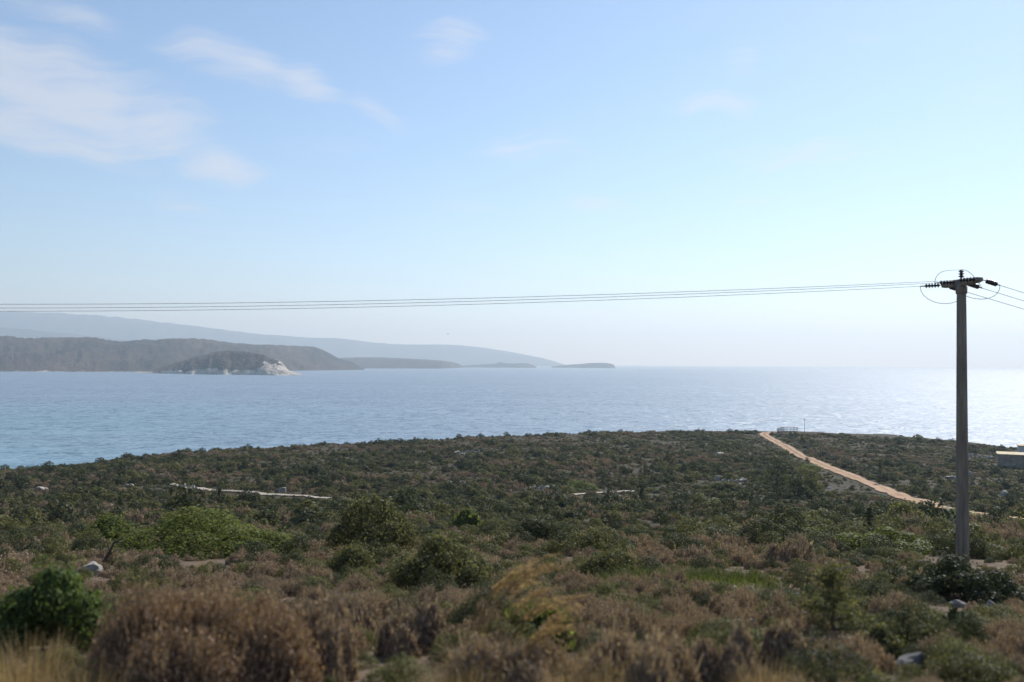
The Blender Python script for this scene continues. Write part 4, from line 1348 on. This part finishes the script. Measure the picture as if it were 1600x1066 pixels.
single = np.zeros(N, bool)
for k in range(4):
    idx = np.where((kind == k) & (vis >= 4))[0]
    idx = idx[np.argsort(-vis[idx])][:280]
    single[idx] = True
LABEL_OF, by_label = {}, {}
for i in np.where(single)[0]:
    size = 'low' if ht[i] * F_PX / dep[i] < 14 else 'tall' if ht[i] * F_PX / dep[i] > 42 else 'mid-sized'
    by_label.setdefault('%s %s %s' % (size, LAB[KN[kind[i]]][0], where(SXp[i], SYp[i])), []).append(i)
ORD = ['leftmost', 'second', 'third', 'fourth', 'fifth', 'sixth', 'seventh', 'eighth', 'ninth', 'tenth', 'eleventh', 'twelfth', 'thirteenth', 'fourteenth', 'fifteenth', 'sixteenth', 'seventeenth', 'eighteenth', 'nineteenth', 'twentieth']
for lab, ids in by_label.items():
    ids.sort(key=lambda q: SXp[q])
    for n_, i in enumerate(ids):
        lab = lab.replace('skyline under the ', 'skyline under '); LABEL_OF[i] = lab if len(ids) == 1 else lab + (', leftmost' if n_ == 0 else ', rightmost' if n_ == len(ids) - 1 else ', %s along' % ORD[min(n_, 19)])
for i in np.where(single)[0]:
    kn = KN[kind[i]]
    me = PROTO[kn, lod[i]][var[i]]
    base = (X[i], Y[i], Zg[i] - 0.04)
    if lod[i] == 0 and vis[i] > 450 and kind[i] < 3:
        root = empty(kn, base, rz[i])
        o = bpy.data.objects.new('foliage', me); link(o, root)
        o.scale = (rad[i], rad[i], ht[i])
        s_ = bpy.data.objects.new('stem', STEMS[i % 4]); link(s_, root); s_.scale = (rad[i], rad[i], ht[i])
    else:
        root = bpy.data.objects.new(kn, me); link(root)
        root.location = base; root.rotation_euler = (0, 0, rz[i]); root.scale = (rad[i], rad[i], ht[i])
    tag(root, LABEL_OF[i], LAB[kn][1], '%s on the headland' % LAB[kn][0].replace('shrub', 'shrubs').replace('tuft', 'tufts'))


def scatter_stuff(name, label, k):
    """the rest of one kind as a single object: points with size and turn, plants set on them"""
    idx = np.where((kind == k) & ~single)[0]
    me = bpy.data.meshes.new(name)
    me.vertices.add(len(idx))
    me.vertices.foreach_set('co', np.stack([X[idx], Y[idx], Zg[idx] - 0.04], -1).astype(np.float32).ravel())
    for an, ty, data in (('turn', 'FLOAT_VECTOR', np.stack([rz[idx] * 0, rz[idx] * 0, rz[idx]], -1)), ('size', 'FLOAT_VECTOR', np.stack([rad[idx], rad[idx], ht[idx]], -1))):
        a = me.attributes.new(an, ty, 'POINT'); a.data.foreach_set('vector', data.astype(np.float32).ravel())
    a = me.attributes.new('pick', 'INT', 'POINT'); a.data.foreach_set('value', (lod[idx] * 5 + var[idx]).astype(np.int32))
    c = bpy.data.collections.new(name + '_plants')
    for l in range(3):
        for v in range(5):
            c.objects.link(bpy.data.objects.new('%s_plant_%02d' % (name, l * 5 + v), PROTO[KN[k], l][v]))
    o = bpy.data.objects.new(name, me); link(o)
    ng = bpy.data.node_groups.new(name, 'GeometryNodeTree')
    ng.interface.new_socket('Geometry', in_out='INPUT', socket_type='NodeSocketGeometry')
    ng.interface.new_socket('Geometry', in_out='OUTPUT', socket_type='NodeSocketGeometry')
    q = NT(ng)
    gi, go = q.new('NodeGroupInput'), q.new('NodeGroupOutput')
    ci = q.new('GeometryNodeCollectionInfo')
    ci.inputs['Collection'].default_value = c
    ci.inputs['Separate Children'].default_value = True; ci.inputs['Reset Children'].default_value = True
    ip = q.new('GeometryNodeInstanceOnPoints')
    ip.inputs['Pick Instance'].default_value = True
    def attr(n_, ty):
        a = q.new('GeometryNodeInputNamedAttribute', data_type=ty); a.inputs['Name'].default_value = n_
        return a.outputs['Attribute']
    q.l.new(gi.outputs[0], ip.inputs['Points']); q.l.new(ci.outputs[0], ip.inputs['Instance'])
    q.l.new(attr('pick', 'INT'), ip.inputs['Instance Index'])
    q.l.new(attr('turn', 'FLOAT_VECTOR'), ip.inputs['Rotation'])
    q.l.new(attr('size', 'FLOAT_VECTOR'), ip.inputs['Scale'])
    q.l.new(ip.outputs[0], go.inputs[0])
    md = o.modifiers.new('scatter', 'NODES'); md.node_group = ng
    tag(o, label, 'scrub', kind='stuff')


scatter_stuff('brown_scrub', 'mass of small dry brown shrubs covering the headland', 0)
scatter_stuff('green_scrub', 'mass of olive green shrubs covering the headland', 1)
scatter_stuff('dark_scrub', 'mass of dark evergreen shrubs covering the headland', 2)
scatter_stuff('dry_grass', 'scattered dry straw grass between the shrubs', 3)
print('pole base px', to_px(PB), 'scattered', N, 'single', int(single.sum()))

# ------------------------------------------------------------------ the air
HZ = dict(x=26000.0, y0=-25000.0, y1=26000.0, z0=-70.0, z1=930.0)
V, F = box(-HZ['x'], HZ['x'], HZ['y0'], HZ['y1'], HZ['z0'], HZ['z1'])
m, t, out = material('sea_haze')
pv = t.new('ShaderNodeVolumePrincipled')
pv.inputs['Density Attribute'].default_value = ''
pv.inputs['Density'].default_value = 1.2e-4
pv.inputs['Color'].default_value = (0.66, 0.845, 1.0, 1)          # the air scatters blue most
pv.inputs['Absorption Color'].default_value = (0.42, 0.42, 0.42, 1)
pv.inputs['Anisotropy'].default_value = 0.3
t.put(out.inputs['Volume'], pv.outputs[0])
try: m.cycles.homogeneous_volume = True
except Exception: pass
haze = mesh_obj('haze', V, F, m)
tag(haze, 'thin pale sea haze over the whole bay', 'haze', kind='stuff')
